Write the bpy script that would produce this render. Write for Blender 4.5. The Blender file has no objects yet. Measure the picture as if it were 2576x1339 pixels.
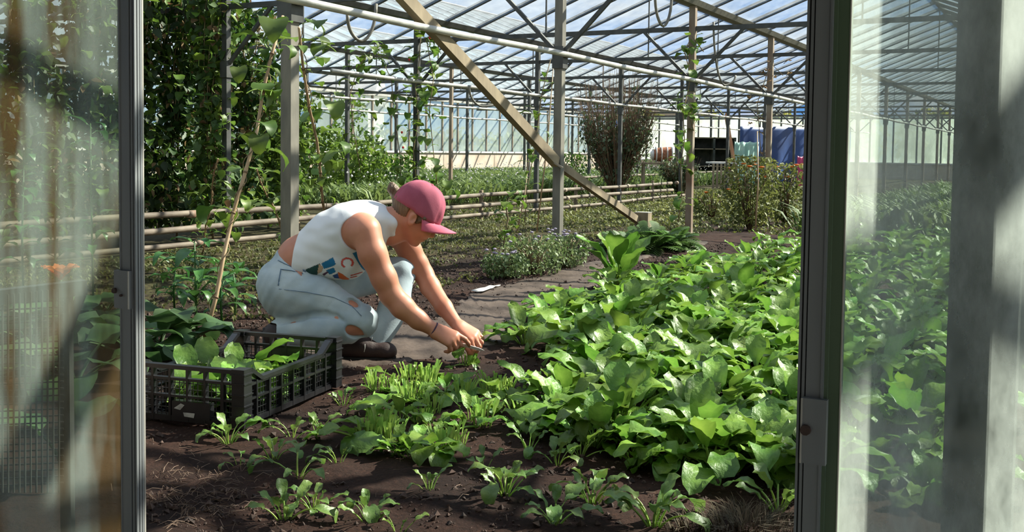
import bpy, math, random
import numpy as np
from mathutils import Vector, Matrix, noise as mnoise

R = random.Random(7)
scene = bpy.context.scene
col = scene.collection

# ---------------------------------------------------------------- camera
IMG_W, IMG_H, F_PX, CAM_H = 2576.0, 1339.0, 2700.0, 0.83
PITCH, ROLL, HORIZON = math.radians(3.0), math.radians(0.7), 378.0
PY0 = HORIZON + F_PX * math.tan(PITCH)
cam_d = bpy.data.cameras.new('camera')
cam = bpy.data.objects.new('camera', cam_d)
col.objects.link(cam)
scene.camera = cam
cam_d.sensor_width = 36.0
cam_d.lens = 36.0 * F_PX / IMG_W
cam_d.shift_y = (PY0 - IMG_H / 2) / IMG_W
cam_d.clip_start, cam_d.clip_end = 0.05, 500
CAM_R = Matrix.Rotation(math.pi / 2 - PITCH, 3, 'X') @ Matrix.Rotation(ROLL, 3, 'Z')
cam.matrix_world = Matrix.Translation((0, 0, CAM_H)) @ CAM_R.to_4x4()

# ---------------------------------------------------------------- sky, sun, exposure
SUN_DIR = Vector((0.72, 0.36, 0.66)).normalized()
world = bpy.data.worlds.new('sky')
scene.world = world
world.use_nodes = True
wn, wl = world.node_tree.nodes, world.node_tree.links
bg = wn['Background']
tc = wn.new('ShaderNodeTexCoord')
nz = wn.new('ShaderNodeTexNoise'); nz.inputs['Scale'].default_value = 4.5
nz.inputs['Detail'].default_value = 7; nz.inputs['Roughness'].default_value = 0.6
mp = wn.new('ShaderNodeMapping'); mp.inputs['Scale'].default_value = (1, 1, 2.6)
cr = wn.new('ShaderNodeValToRGB')
cr.color_ramp.elements[0].position = 0.46; cr.color_ramp.elements[0].color = (0.17, 0.45, 0.95, 1)
cr.color_ramp.elements[1].position = 0.64; cr.color_ramp.elements[1].color = (1.0, 1.0, 1.02, 1)
wl.new(tc.outputs['Generated'], mp.inputs['Vector'])
wl.new(mp.outputs['Vector'], nz.inputs['Vector'])
wl.new(nz.outputs['Fac'], cr.inputs['Fac'])
wl.new(cr.outputs['Color'], bg.inputs['Color'])
bg.inputs['Strength'].default_value = 0.74
sun_d = bpy.data.lights.new('sun', 'SUN')
sun_d.energy = 21.0; sun_d.angle = math.radians(0.6); sun_d.color = (1.0, 0.90, 0.74)
sun = bpy.data.objects.new('sun', sun_d); col.objects.link(sun)
sun.rotation_euler = SUN_DIR.to_track_quat('Z', 'Y').to_euler()
sun.location = (8, 5, 9)
vs = scene.view_settings
vs.view_transform = 'Standard'; vs.look = 'None'; vs.gamma = 1.0; vs.use_curve_mapping = False
vs.exposure = 0.0

# ---------------------------------------------------------------- frames
ANG = math.atan2(0.886, 0.4636)
AX = Vector((math.cos(ANG), math.sin(ANG), 0)); BX = Vector((-math.sin(ANG), math.cos(ANG), 0))
def W(a, b, z=0.0): return AX * a + BX * b + Vector((0, 0, z))
def ray(px, py):
    return CAM_R @ Vector(((px - IMG_W / 2) / F_PX, (PY0 - py) / F_PX, -1))
def at(px, py, depth):
    d = ray(px, py); t = depth / d.y
    return Vector((d.x * t, depth, CAM_H + d.z * t))
def G(px, py, z=0.0):
    d = ray(px, py); t = (z - CAM_H) / d.z
    return Vector((d.x * t, d.y * t, z))

# ---------------------------------------------------------------- mesh helpers
class MB:
    def __init__(self): self.v = []; self.f = []
    def add(self, vs, fs):
        o = len(self.v); self.v += [tuple(x) for x in vs]; self.f += [tuple(i + o for i in q) for q in fs]; return self
    def box(self, lo, hi):
        x0, y0, z0 = lo; x1, y1, z1 = hi
        return self.add([(x0,y0,z0),(x1,y0,z0),(x1,y1,z0),(x0,y1,z0),(x0,y0,z1),(x1,y0,z1),(x1,y1,z1),(x0,y1,z1)],
                 [(0,3,2,1),(4,5,6,7),(0,1,5,4),(1,2,6,5),(2,3,7,6),(3,0,4,7)])
    def bar(self, p0, p1, w, h, up=(0, 0, 1)):
        p0, p1 = Vector(p0), Vector(p1); d = (p1 - p0).normalized(); u = Vector(up)
        if abs(d.dot(u)) > 0.95: u = Vector((1, 0, 0))
        s = d.cross(u).normalized() * (w / 2); n = s.cross(d).normalized() * (h / 2)
        vs = [p + q for p in (p0, p1) for q in (-s - n, s - n, s + n, -s + n)]
        return self.add(vs, [(0,1,2,3),(7,6,5,4),(0,4,5,1),(1,5,6,2),(2,6,7,3),(3,7,4,0)])
    def tube(self, pts, r, n=8, cap=True):
        pts = [Vector(p) for p in pts]; m = len(pts)
        rr = r if isinstance(r, (list, tuple)) else [r] * m
        base = len(self.v); ref = None
        for i, p in enumerate(pts):
            d = (pts[min(i + 1, m - 1)] - pts[max(i - 1, 0)]).normalized()
            if ref is None:
                ref = Vector((0, 0, 1)) if abs(d.z) < 0.9 else Vector((1, 0, 0))
            s = d.cross(ref).normalized(); t = s.cross(d).normalized(); ref = t
            for k in range(n):
                a = 2 * math.pi * k / n
                self.v.append(tuple(p + (s * math.cos(a) + t * math.sin(a)) * rr[i]))
        for i in range(m - 1):
            for k in range(n):
                a = base + i * n + k; b = base + i * n + (k + 1) % n
                self.f.append((a, b, b + n, a + n))
        if cap:
            self.f.append(tuple(base + k for k in reversed(range(n))))
            self.f.append(tuple(base + (m - 1) * n + k for k in range(n)))
        return self
    def mesh(self, name, mat, smooth=False):
        me = bpy.data.meshes.new(name); me.from_pydata(self.v, [], self.f)
        if mat: me.materials.append(mat)
        if smooth: me.polygons.foreach_set('use_smooth', [True] * len(me.polygons))
        me.update(); return me
    def build(self, name, mat, parent=None, smooth=False, loc=None, rz=0.0):
        return link(name, self.mesh(name, mat, smooth), parent, loc, rz)

def link(name, data, parent=None, loc=None, rz=0.0):
    o = bpy.data.objects.new(name, data); col.objects.link(o)
    if parent: o.parent = parent
    if loc is not None: o.location = loc
    if rz: o.rotation_euler.z = rz
    return o
def tag(o, label=None, cat=None, group=None, kind=None):
    if label: o['label'] = label
    if cat: o['category'] = cat
    if group: o['group'] = group
    if kind: o['kind'] = kind
    return o
def thing(name, label, cat, loc=(0, 0, 0), rz=0.0, group=None):
    return tag(link(name, None, None, loc, rz), label, cat, group)

# ---------------------------------------------------------------- materials
def ramp(nt, stops):
    n = nt.nodes.new('ShaderNodeValToRGB'); e = n.color_ramp.elements
    while len(e) < len(stops): e.new(0.5)
    for i, (p, c) in enumerate(stops):
        e[i].position = p; e[i].color = (c[0], c[1], c[2], 1)
    return n
def mat(name, c1, c2=None, scale=8.0, rough=0.6, metal=0.0, bump=0.0, bscale=None, stretch=(1, 1, 1), spec=0.5, objrand=0.0, transl=0.0, tcol=None):
    m = bpy.data.materials.new(name); m.use_nodes = True
    nt = m.node_tree; n, l = nt.nodes, nt.links
    p = n['Principled BSDF']; p.inputs['Roughness'].default_value = rough; p.inputs['Metallic'].default_value = metal
    p.inputs['Specular IOR Level'].default_value = spec
    c2 = c2 or c1
    tc = n.new('ShaderNodeTexCoord'); mp = n.new('ShaderNodeMapping'); mp.inputs['Scale'].default_value = stretch
    l.new(tc.outputs['Object'], mp.inputs['Vector'])
    nz = n.new('ShaderNodeTexNoise'); nz.inputs['Scale'].default_value = scale; nz.inputs['Detail'].default_value = 5
    l.new(mp.outputs['Vector'], nz.inputs['Vector'])
    rp = ramp(nt, [(0.35, c1), (0.65, c2)]); l.new(nz.outputs['Fac'], rp.inputs['Fac'])
    out = rp.outputs['Color']
    if objrand:
        oi = n.new('ShaderNodeObjectInfo'); hs = n.new('ShaderNodeHueSaturation')
        mr = n.new('ShaderNodeMapRange'); mr.inputs['To Min'].default_value = 1 - objrand; mr.inputs['To Max'].default_value = 1 + objrand
        l.new(oi.outputs['Random'], mr.inputs['Value']); l.new(mr.outputs['Result'], hs.inputs['Value'])
        m2 = n.new('ShaderNodeMapRange'); m2.inputs['To Min'].default_value = 0.48; m2.inputs['To Max'].default_value = 0.515
        ml = n.new('ShaderNodeMath'); ml.operation = 'FRACT'
        mu = n.new('ShaderNodeMath'); mu.operation = 'MULTIPLY'; mu.inputs[1].default_value = 7.31
        l.new(oi.outputs['Random'], mu.inputs[0]); l.new(mu.outputs[0], ml.inputs[0]); l.new(ml.outputs[0], m2.inputs['Value'])
        l.new(m2.outputs['Result'], hs.inputs['Hue'])
        l.new(out, hs.inputs['Color']); out = hs.outputs['Color']
    l.new(out, p.inputs['Base Color'])
    if bump:
        b = n.new('ShaderNodeBump'); b.inputs['Strength'].default_value = bump; b.inputs['Distance'].default_value = 0.01
        nb = n.new('ShaderNodeTexNoise'); nb.inputs['Scale'].default_value = bscale or scale * 4; nb.inputs['Detail'].default_value = 6
        l.new(mp.outputs['Vector'], nb.inputs['Vector']); l.new(nb.outputs['Fac'], b.inputs['Height']); l.new(b.outputs['Normal'], p.inputs['Normal'])
    if transl:
        t = n.new('ShaderNodeBsdfTranslucent')
        if tcol:
            t.inputs['Color'].default_value = (*tcol, 1)
        else:
            l.new(out, t.inputs['Color'])
        mx = n.new('ShaderNodeMixShader'); mx.inputs['Fac'].default_value = transl
        l.new(p.outputs['BSDF'], mx.inputs[1]); l.new(t.outputs['BSDF'], mx.inputs[2])
        l.new(mx.outputs['Shader'], n['Material Output'].inputs['Surface'])
    return m

def glass(name, tint, dirt_lo, dirt_hi, dcol, scale=3.0, stretch=(1, 1, 1), gloss=0.06, transl=0.5, rust=None):
    """thin dirty pane: clear glass (transparent + faint mirror) under a film of dust that both reflects and scatters light"""
    m = bpy.data.materials.new(name); m.use_nodes = True
    nt = m.node_tree; n, l = nt.nodes, nt.links
    n.remove(n['Principled BSDF'])
    tr = n.new('ShaderNodeBsdfTransparent'); tr.inputs['Color'].default_value = (*tint, 1)
    gl = n.new('ShaderNodeBsdfGlossy'); gl.inputs['Roughness'].default_value = 0.06
    mg = n.new('ShaderNodeMixShader'); mg.inputs['Fac'].default_value = gloss
    l.new(tr.outputs[0], mg.inputs[1]); l.new(gl.outputs[0], mg.inputs[2])
    df = n.new('ShaderNodeBsdfDiffuse'); tl = n.new('ShaderNodeBsdfTranslucent')
    md = n.new('ShaderNodeMixShader'); md.inputs['Fac'].default_value = transl
    l.new(df.outputs[0], md.inputs[1]); l.new(tl.outputs[0], md.inputs[2])
    tc = n.new('ShaderNodeTexCoord'); mp = n.new('ShaderNodeMapping'); mp.inputs['Scale'].default_value = stretch
    l.new(tc.outputs['Object'], mp.inputs['Vector'])
    nz = n.new('ShaderNodeTexNoise'); nz.inputs['Scale'].default_value = scale; nz.inputs['Detail'].default_value = 8; nz.inputs['Roughness'].default_value = 0.65
    l.new(mp.outputs['Vector'], nz.inputs['Vector'])
    mr = n.new('ShaderNodeMapRange'); mr.inputs['From Min'].default_value = 0.32; mr.inputs['From Max'].default_value = 0.72
    mr.inputs['To Min'].default_value = dirt_lo; mr.inputs['To Max'].default_value = dirt_hi
    l.new(nz.outputs['Fac'], mr.inputs['Value'])
    fac = mr.outputs['Result']
    if rust:
        n2 = n.new('ShaderNodeTexNoise'); n2.inputs['Scale'].default_value = rust[1]; n2.inputs['Detail'].default_value = 6
        m2 = n.new('ShaderNodeMapping'); m2.inputs['Scale'].default_value = (1, 1, 0.18); m2.inputs['Location'].default_value = (3, 5, 1)
        l.new(tc.outputs['Object'], m2.inputs['Vector']); l.new(m2.outputs['Vector'], n2.inputs['Vector'])
        r2 = ramp(nt, [(0.50, dcol), (0.64, rust[0])]); l.new(n2.outputs['Fac'], r2.inputs['Fac'])
        l.new(r2.outputs['Color'], df.inputs['Color']); l.new(r2.outputs['Color'], tl.inputs['Color'])
        ad = n.new('ShaderNodeMapRange'); ad.inputs['From Min'].default_value = 0.52; ad.inputs['From Max'].default_value = 0.7
        ad.inputs['To Max'].default_value = 0.45
        l.new(n2.outputs['Fac'], ad.inputs['Value'])
        # splashed mud collects on the lower half of the pane
        sx = n.new('ShaderNodeSeparateXYZ'); l.new(tc.outputs['Object'], sx.inputs[0])
        lw = n.new('ShaderNodeMapRange'); lw.inputs['From Min'].default_value = 0.85; lw.inputs['From Max'].default_value = 0.30; lw.inputs['To Max'].default_value = 0.09
        l.new(sx.outputs['Z'], lw.inputs['Value'])
        sm = n.new('ShaderNodeMath'); sm.operation = 'ADD'; l.new(n2.outputs['Fac'], sm.inputs[0]); l.new(lw.outputs['Result'], sm.inputs[1])
        l.new(sm.outputs[0], r2.inputs['Fac']); l.new(sm.outputs[0], ad.inputs['Value'])
        mx_ = n.new('ShaderNodeMath'); mx_.operation = 'MAXIMUM'
        l.new(fac, mx_.inputs[0]); l.new(ad.outputs['Result'], mx_.inputs[1]); fac = mx_.outputs[0]
    else:
        df.inputs['Color'].default_value = (*dcol, 1); tl.inputs['Color'].default_value = (*dcol, 1)
    mx = n.new('ShaderNodeMixShader')
    l.new(fac, mx.inputs['Fac']); l.new(mg.outputs[0], mx.inputs[1]); l.new(md.outputs[0], mx.inputs[2])
    l.new(mx.outputs[0], n['Material Output'].inputs['Surface'])
    return m

M = {}
M['steel'] = mat('weathered galvanised steel', (0.13, 0.12, 0.10), (0.21, 0.19, 0.155), 14, 0.6, 0.15, 0.15, stretch=(1, 1, 0.3))
M['rustpost'] = mat('rust-brown painted post', (0.16, 0.09, 0.055), (0.30, 0.25, 0.19), 5, 0.7, 0.0, 0.2, stretch=(1, 1, 0.5))
M['darksteel'] = mat('dark painted steel', (0.045, 0.045, 0.042), (0.085, 0.085, 0.078), 10, 0.55, 0.2)
M['pipe'] = mat('pale galvanised pipe', (0.42, 0.40, 0.36), (0.60, 0.58, 0.54), 9, 0.38, 0.35, 0.1)
M['oldpipe'] = mat('old heating pipe with flaking paint', (0.085, 0.06, 0.042), (0.21, 0.165, 0.12), 7, 0.75, 0.0, 0.3, stretch=(0.5, 1, 1))
M['timber'] = mat('weathered grey timber', (0.16, 0.12, 0.075), (0.32, 0.25, 0.16), 5, 0.8, 0.0, 0.3, stretch=(1, 1, 0.3))
M['alu'] = mat('dull aluminium profile', (0.22, 0.23, 0.24), (0.30, 0.31, 0.315), 12, 0.45, 0.3, 0.05, stretch=(1, 1, 0.1))
M['alu_dark'] = mat('dark gasket', (0.02, 0.02, 0.022), (0.035, 0.035, 0.035), 12, 0.7)  # near-black strips in the grooves of the door profile
M['alu_pale'] = mat('pale aluminium edge', (0.48, 0.45, 0.40), (0.60, 0.57, 0.52), 12, 0.4, 0.4)  # paler tone for door edges and lips
M['algae'] = mat('algae-stained rebate', (0.10, 0.15, 0.09), (0.17, 0.23, 0.14), 9, 0.8, stretch=(1, 1, 0.15))
M['screw'] = mat('rusty screw', (0.05, 0.03, 0.025), (0.10, 0.06, 0.045), 60, 0.7)
M['roofglass'] = glass('dirty roof pane', (0.92, 0.97, 0.99), 0.05, 0.30, (0.80, 0.86, 0.92), 1.6, (1, 1, 1), 0.05, 0.6)
M['wallglass'] = glass('dirty wall pane', (0.88, 0.95, 0.93), 0.18, 0.55, (0.78, 0.85, 0.82), 1.2, (1, 1, 0.6), 0.05, 0.6)
M['doorglass_l'] = glass('algae and rust streaked pane', (0.86, 0.90, 0.86), 0.12, 0.46, (0.40, 0.44, 0.41), 8.0, (1, 1, 0.20), 0.04, 0.55, ((0.17, 0.105, 0.05), 9.0))
M['doorglass_r'] = glass('dusty sunlit pane', (0.86, 0.92, 0.88), 0.06, 0.62, (0.78, 0.80, 0.78), 11.0, (1, 1, 0.40), 0.03, 0.65)
M['brickwall'] = mat('limewashed dwarf wall', (0.46, 0.36, 0.28), (0.60, 0.50, 0.42), 2.0, 0.9, 0.0, 0.3)
M['sill'] = mat('pale sill', (0.62, 0.58, 0.54), (0.72, 0.68, 0.64), 4, 0.8)
# ================================================================ setting: ground
def soil_h(x, y):
    v = Vector((x, y, 0))
    return 0.016 * mnoise.noise(v * 3.1) + 0.010 * mnoise.noise(v * 9.0) + 0.006 * mnoise.noise(v * 26.0)

def soil_mat():
    m = bpy.data.materials.new('moist dark garden soil'); m.use_nodes = True
    nt = m.node_tree; n, l = nt.nodes, nt.links; p = n['Principled BSDF']
    p.inputs['Roughness'].default_value = 0.92; p.inputs['Specular IOR Level'].default_value = 0.2
    g = n.new('ShaderNodeNewGeometry')
    n1 = n.new('ShaderNodeTexNoise'); n1.inputs['Scale'].default_value = 2.2; n1.inputs['Detail'].default_value = 8
    n2 = n.new('ShaderNodeTexNoise'); n2.inputs['Scale'].default_value = 85; n2.inputs['Detail'].default_value = 6; n2.inputs['Roughness'].default_value = 0.75
    l.new(g.outputs['Position'], n1.inputs['Vector']); l.new(g.outputs['Position'], n2.inputs['Vector'])
    r1 = ramp(nt, [(0.35, (0.020, 0.009, 0.006)), (0.68, (0.060, 0.028, 0.018))]); l.new(n1.outputs['Fac'], r1.inputs['Fac'])
    r2 = ramp(nt, [(0.40, (0.55, 0.5, 0.5)), (0.62, (1.15, 1.1, 1.1)), (0.74, (2.8, 2.5, 2.3))]); l.new(n2.outputs['Fac'], r2.inputs['Fac'])
    mx = n.new('ShaderNodeMix'); mx.data_type = 'RGBA'; mx.blend_type = 'MULTIPLY'; mx.inputs['Factor'].default_value = 1
    l.new(r1.outputs['Color'], mx.inputs['A']); l.new(r2.outputs['Color'], mx.inputs['B'])
    # mossy, weedy strip: follows the bays (distance across them)
    dp = n.new('ShaderNodeVectorMath'); dp.operation = 'DOT_PRODUCT'; dp.inputs[1].default_value = BX
    l.new(g.outputs['Position'], dp.inputs[0])
    ad = n.new('ShaderNodeMath'); ad.operation = 'MULTIPLY_ADD'; ad.inputs[1].default_value = 1.3
    l.new(n1.outputs['Fac'], ad.inputs[0]); l.new(dp.outputs['Value'], ad.inputs[2])
    rm = n.new('ShaderNodeValToRGB'); e = rm.color_ramp.elements
    e[0].position = 0.0; e[0].color = (0, 0, 0, 1); e[1].position = 1.0; e[1].color = (1, 1, 1, 1)
    mrg = n.new('ShaderNodeMapRange'); mrg.inputs['From Min'].default_value = 4.3; mrg.inputs['From Max'].default_value = 5.2
    mrg.inputs['To Max'].default_value = 0.32
    l.new(ad.outputs[0], mrg.inputs['Value'])
    n3 = n.new('ShaderNodeTexNoise'); n3.inputs['Scale'].default_value = 30; n3.inputs['Detail'].default_value = 5
    l.new(g.outputs['Position'], n3.inputs['Vector'])
    r3 = ramp(nt, [(0.4, (0.045, 0.055, 0.016)), (0.62, (0.17, 0.18, 0.06))]); l.new(n3.outputs['Fac'], r3.inputs['Fac'])
    m3 = n.new('ShaderNodeMix'); m3.data_type = 'RGBA'
    l.new(mrg.outputs['Result'], m3.inputs['Factor']); l.new(mx.outputs['Result'], m3.inputs['A']); l.new(r3.outputs['Color'], m3.inputs['B'])
    l.new(m3.outputs['Result'], p.inputs['Base Color'])
    b = n.new('ShaderNodeBump'); b.inputs['Strength'].default_value = 0.9; b.inputs['Distance'].default_value = 0.012
    l.new(n2.outputs['Fac'], b.inputs['Height']); l.new(b.outputs['Normal'], p.inputs['Normal'])
    return m
M['soil'] = soil_mat()

def grid_mesh(name, a0, a1, b0, b1, da, db, hf, material):
    na, nb = int((a1 - a0) / da) + 1, int((b1 - b0) / db) + 1
    vs = []
    for i in range(na):
        for j in range(nb):
            p = W(a0 + (a1 - a0) * i / (na - 1), b0 + (b1 - b0) * j / (nb - 1))
            vs.append((p.x, p.y, hf(p.x, p.y, i in (0, na - 1) or j in (0, nb - 1))))
    fs = [(i * nb + j, (i + 1) * nb + j, (i + 1) * nb + j + 1, i * nb + j + 1) for i in range(na - 1) for j in range(nb - 1)]
    me = bpy.data.meshes.new(name); me.from_pydata(vs, [], fs); me.materials.append(material)
    me.polygons.foreach_set('use_smooth', [True] * len(me.polygons)); return me
mb = MB(); S_ = 120
mb.add([(-S_, -S_, -0.06), (S_, -S_, -0.06), (S_, S_, -0.06), (-S_, S_, -0.06)], [(0, 1, 2, 3)])
tag(mb.build('ground', mat('outside earth', (0.16, 0.15, 0.09), (0.24, 0.22, 0.14), 1.5, 0.95)), kind='structure')
floor = link('floor', grid_mesh('floor', 1.0, 42, -3.4, 16.4, 0.4, 0.4, lambda x, y, e: -0.03, M['soil']))
tag(floor, kind='structure')
bed = link('floor', grid_mesh('soil_bed', 1.2, 11.0, -0.4, 6.3, 0.032, 0.032, lambda x, y, e: -0.035 if e else soil_h(x, y), M['soil']))
tag(bed, kind='structure')

# trodden sheet path between the beds
M['path'] = mat('worn plastic mulch sheet dusted with soil', (0.034, 0.021, 0.015), (0.10, 0.070, 0.054), 5.5, 0.75, 0.0, 0.6, 30, spec=0.3)
pl = [G(700, 960), G(900, 935), G(1010, 925), G(1150, 905), G(1260, 860), G(1300, 800), G(1480, 745), G(1560, 680), G(1620, 650), G(1800, 610)]
pu = [G(640, 905), G(830, 860), G(960, 830), G(1090, 800), G(1140, 770), G(1180, 735), G(1330, 700), G(1440, 672), G(1560, 640), G(1760, 600)]
vs_, fs_ = [], []
NC, NS = 8, 10
for i in range(len(pl) - 1):
    for s in range(NS):
        t = s / NS
        lo = pl[i].lerp(pl[i + 1], t); hi = pu[i].lerp(pu[i + 1], t)
        for c in range(NC + 1):
            p = lo.lerp(hi, c / NC); jag = 0.03 * mnoise.noise(Vector((p.x * 5, p.y * 5, 3)))
            p = p + Vector((jag, jag, 0))
            edge = c in (0, NC)
            vs_.append((p.x, p.y, soil_h(p.x, p.y) * 0.8 + (-0.004 if edge else 0.009) + 0.006 * mnoise.noise(Vector((p.x * 14, p.y * 14, 8)))))
rows = (len(pl) - 1) * NS
fs_ = [(r * (NC + 1) + c, (r + 1) * (NC + 1) + c, (r + 1) * (NC + 1) + c + 1, r * (NC + 1) + c + 1) for r in range(rows - 1) for c in range(NC)]
tag(MB().add(vs_, fs_).build('path', M['path'], smooth=True), kind='structure')

# ================================================================ greenhouse frame
ROWS = [-3.04, 0.16, 3.36, 6.56, 9.76, 12.96, 16.16]
A0, A1 = 1.26, 40.3
POST_A = [4.10 + 3.05 * k for k in range(12)]
Z_GUT, Z_PIPE, Z_TIE, Z_RIDGE = 2.26, 1.53, 2.04, 2.94

# posts, each with its plates
NAMED = {(2, 0): 'square grey steel post rising behind the crouching person',
         (2, 1): 'square steel post crossed by the diagonal timber brace',
         (2, 2): 'brown weathered post between the timber stump and the orange-flowered bush',
         (2, 3): 'brown post standing behind the orange-flowered bush',
         (3, 2): 'slim post wrapped in climbing bean vines above the pink cap',
         (4, 4): 'thin pale brown post just left of the diagonal brace, before the side wall'}
ROWTXT = {1: 'dark steel post in the row beside the doorway', 2: 'steel post in the row nearest the path',
          3: 'slim steel post in the row behind the low heating pipes', 4: 'thin distant steel post in the third row from the path',
          5: 'thin distant steel post in the last row before the glass side wall', 0: 'steel post in the row right of the doorway'}
def post(ri, k):
    b = ROWS[ri]; a = POST_A[k]
    lab = NAMED.get((ri, k), ROWTXT[ri])
    t = thing('steel_post', lab, 'post', W(a, b, 0), ANG, None if (ri, k) in NAMED else 'posts of greenhouse row %d' % ri)
    w = 0.062 if ri <= 2 else 0.055
    mt = M['rustpost'] if ((ri == 2 and k >= 2) or (ri == 4 and k == 4)) else (M['steel'] if ri <= 2 else M['darksteel'])
    MB().box((-w / 2, -w / 2, -0.06), (w / 2, w / 2, Z_GUT)).build('shaft', mt, t)
    if ri <= 3:
        MB().box((-w * 0.7, -w * 0.7, Z_PIPE - 0.10), (w * 0.7, w * 0.7, Z_PIPE + 0.06)).build('clamp', M['darksteel'], t)
    for s in ((-1, 1) if ri <= 3 else ()):
        MB().bar((0, s * 0.03, Z_PIPE + 0.02), (0, s * 0.52, Z_TIE), 0.028, 0.028).build('knee_brace', M['darksteel'], t)
for ri in range(0, 6):
    for k in range(12):
        if ri == 0 and k > 3: continue
        post(ri, k)
t = thing('steel_post', 'broad dark post behind the right-hand sliding glass door', 'post', W(A0 + 0.07, 0.085, 0), ANG)
MB().box((-0.036, -0.036, -0.06), (0.036, 0.036, Z_GUT)).build('shaft', M['darksteel'], t)
MB().box((-0.05, -0.05, -0.06), (0.05, 0.05, 0.02)).build('base_plate', M['darksteel'], t)

# gutters on the post tops, heating pipes below
GT = ['right-hand outer', 'doorway', 'nearest path', 'second', 'third', 'fourth', 'side wall']
for ri, b in enumerate(ROWS):
    t = thing('roof_gutter', 'long dark roof gutter along the %s row of posts' % GT[ri], 'gutter', W(A0, b, Z_GUT), ANG)
    L = A1 - A0
    MB().add([(0,-.075,.05),(0,-.045,0),(0,.045,0),(0,.075,.05),(0,.06,.055),(0,-.06,.055),
              (L,-.075,.05),(L,-.045,0),(L,.045,0),(L,.075,.05),(L,.06,.055),(L,-.06,.055)],
             [(0,1,7,6),(1,2,8,7),(2,3,9,8),(3,4,10,9),(4,5,11,10),(5,0,6,11),(5,4,3,2,1,0),(6,7,8,9,10,11)]).build('channel', M['steel'] if ri == 2 else M['darksteel'], t)
    if 2 <= ri <= 5:
        bb = b - 0.065
        p = thing('heating_pipe', 'pale overhead heating pipe along the %s row of posts' % GT[ri], 'pipe', W(A0 + (2.6 if ri == 2 else 7.3), bb, Z_PIPE + (0 if ri == 2 else 0.06)), ANG)
        n0 = 0.0; LL = A1 - A0 - (3.0 if ri == 2 else 7.7)
        MB().tube([(x, 0, -0.012 * math.sin(x / 3.05 * math.pi) ** 2) for x in np.arange(0, LL, 0.6)], 0.021, 10).build('tube', M['pipe'], p, True)
        for k in range(12):
            xx = POST_A[k] - (A0 + (2.6 if ri == 2 else 7.3))
            if 0 < xx < LL:
                MB().bar((xx, 0, 0), (xx, 0.04, 0), 0.02, 0.05).build('pipe_hanger', M['darksteel'], p)
# tie beams across the bays
for k, a in enumerate(POST_A):
    o = thing('tie_beam', 'dark tie beam crossing the bays at the %s line of posts' % ['nearest', 'second', 'third', 'fourth', 'fifth', 'sixth', 'seventh', 'eighth', 'ninth', 'tenth', 'eleventh', 'farthest'][k], 'beam', W(a, ROWS[0], Z_TIE), ANG)
    Lb = ROWS[-1] - ROWS[0]
    MB().bar((0, 0, 0), (0, Lb, 0), 0.03, 0.045).build('chord', M['darksteel'], o)
    for i in range(6):
        c = 3.2 * i + 1.6
        MB().bar((0, c, 0), (0, c, Z_RIDGE - Z_TIE - 0.04), 0.014, 0.014).build('king_rod', M['darksteel'], o)

# roof slopes: every pane and glazing bar its own piece
PITCH_A = 0.735
slope_len = math.hypot(1.6, Z_RIDGE - Z_GUT - 0.05); slope_ang = math.atan2(Z_RIDGE - Z_GUT - 0.05, 1.6)
npn = int((A1 - A0) / PITCH_A)
pane_me = MB().box((0.014, 0.03, 0.0), (PITCH_A - 0.014, slope_len - 0.02, 0.004)).mesh('pane', M['roofglass'])
bar_me = MB().box((-0.016, 0.0, -0.04), (0.016, slope_len, 0.008)).mesh('glazing_bar', M['darksteel'])
for i in range(6):
    for side in (0, 1):
        b = ROWS[i] if side == 0 else ROWS[i + 1]
        t = link('roof_slope', None, None, W(A0, b, Z_GUT + 0.05), 0)
        t.rotation_euler = (Matrix.Rotation(ANG, 3, 'Z') @ Matrix.Rotation(slope_ang if side == 0 else math.pi - slope_ang, 3, 'X') @ Matrix.Scale(1, 3)).to_euler()
        tag(t, kind='structure')
        for j in range(npn + 1):
            o = link('glazing_bar', bar_me, t, (j * PITCH_A, 0, 0))
            if j < npn: link('pane', pane_me, t, (j * PITCH_A, 0, 0))
        MB().box((0, slope_len - 0.035, -0.03), (npn * PITCH_A, slope_len + 0.005, 0.02)).build('ridge_bar', M['darksteel'], t)

# ---- glass side wall (far left) on a dwarf wall
def glass_wall(name, org, rz, length, step, sill_z, top_z, mull_mat):
    t = link(name, None, None, org, rz); tag(t, kind='structure')
    MB().box((0, -0.10, -0.06), (length, 0.10, sill_z - 0.05)).build('dwarf_wall', M['brickwall'], t)
    MB().box((0, -0.14, sill_z - 0.05), (length, 0.14, sill_z)).build('sill', M['sill'], t)
    pm = MB().box((0.015, -0.003, sill_z), (step - 0.015, 0.003, top_z)).mesh('pane', M['wallglass'])
    mm = MB().box((-0.022, -0.03, sill_z), (0.022, 0.03, top_z)).mesh('mullion', mull_mat)
    n = int(length / step)
    for j in range(n + 1):
        link('mullion', mm, t, (j * step, 0, 0))
        if j < n: link('pane', pm, t, (j * step, 0, 0))
    MB().box((0, -0.05, top_z), (length, 0.05, top_z + 0.06)).build('top_rail', M['pipe'], t)
    return t
glass_wall('wall_left', W(A0, ROWS[-1], 0), ANG, A1 - A0, 0.87, 0.78, Z_GUT - 0.06, M['rustpost'])
glass_wall('wall_back', W(A1, ROWS[0], 0), ANG + math.pi / 2, ROWS[-1] - ROWS[0], 0.80, 0.55, Z_GUT - 0.06, M['darksteel'])
glass_wall('wall_right', W(A0, ROWS[0] - 0.12, 0), ANG, 20, 0.87, 0.4, Z_GUT - 0.06, M['darksteel'])
# ---- door gable: fixed glazing beside the sliding doors, header over the opening
glass_wall('wall_front', W(A0 + 0.02, 2.75, 0), ANG + math.pi / 2, 13.3, 0.80, 0.4, Z_GUT - 0.06, M['darksteel'])
tag(MB().box((0, -3.04, 2.0), (0.06, 2.75, 2.12)).build('trim_1', M['alu'], None, loc=W(A0 + 0.0, 0, 0), rz=ANG), kind='structure')

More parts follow.
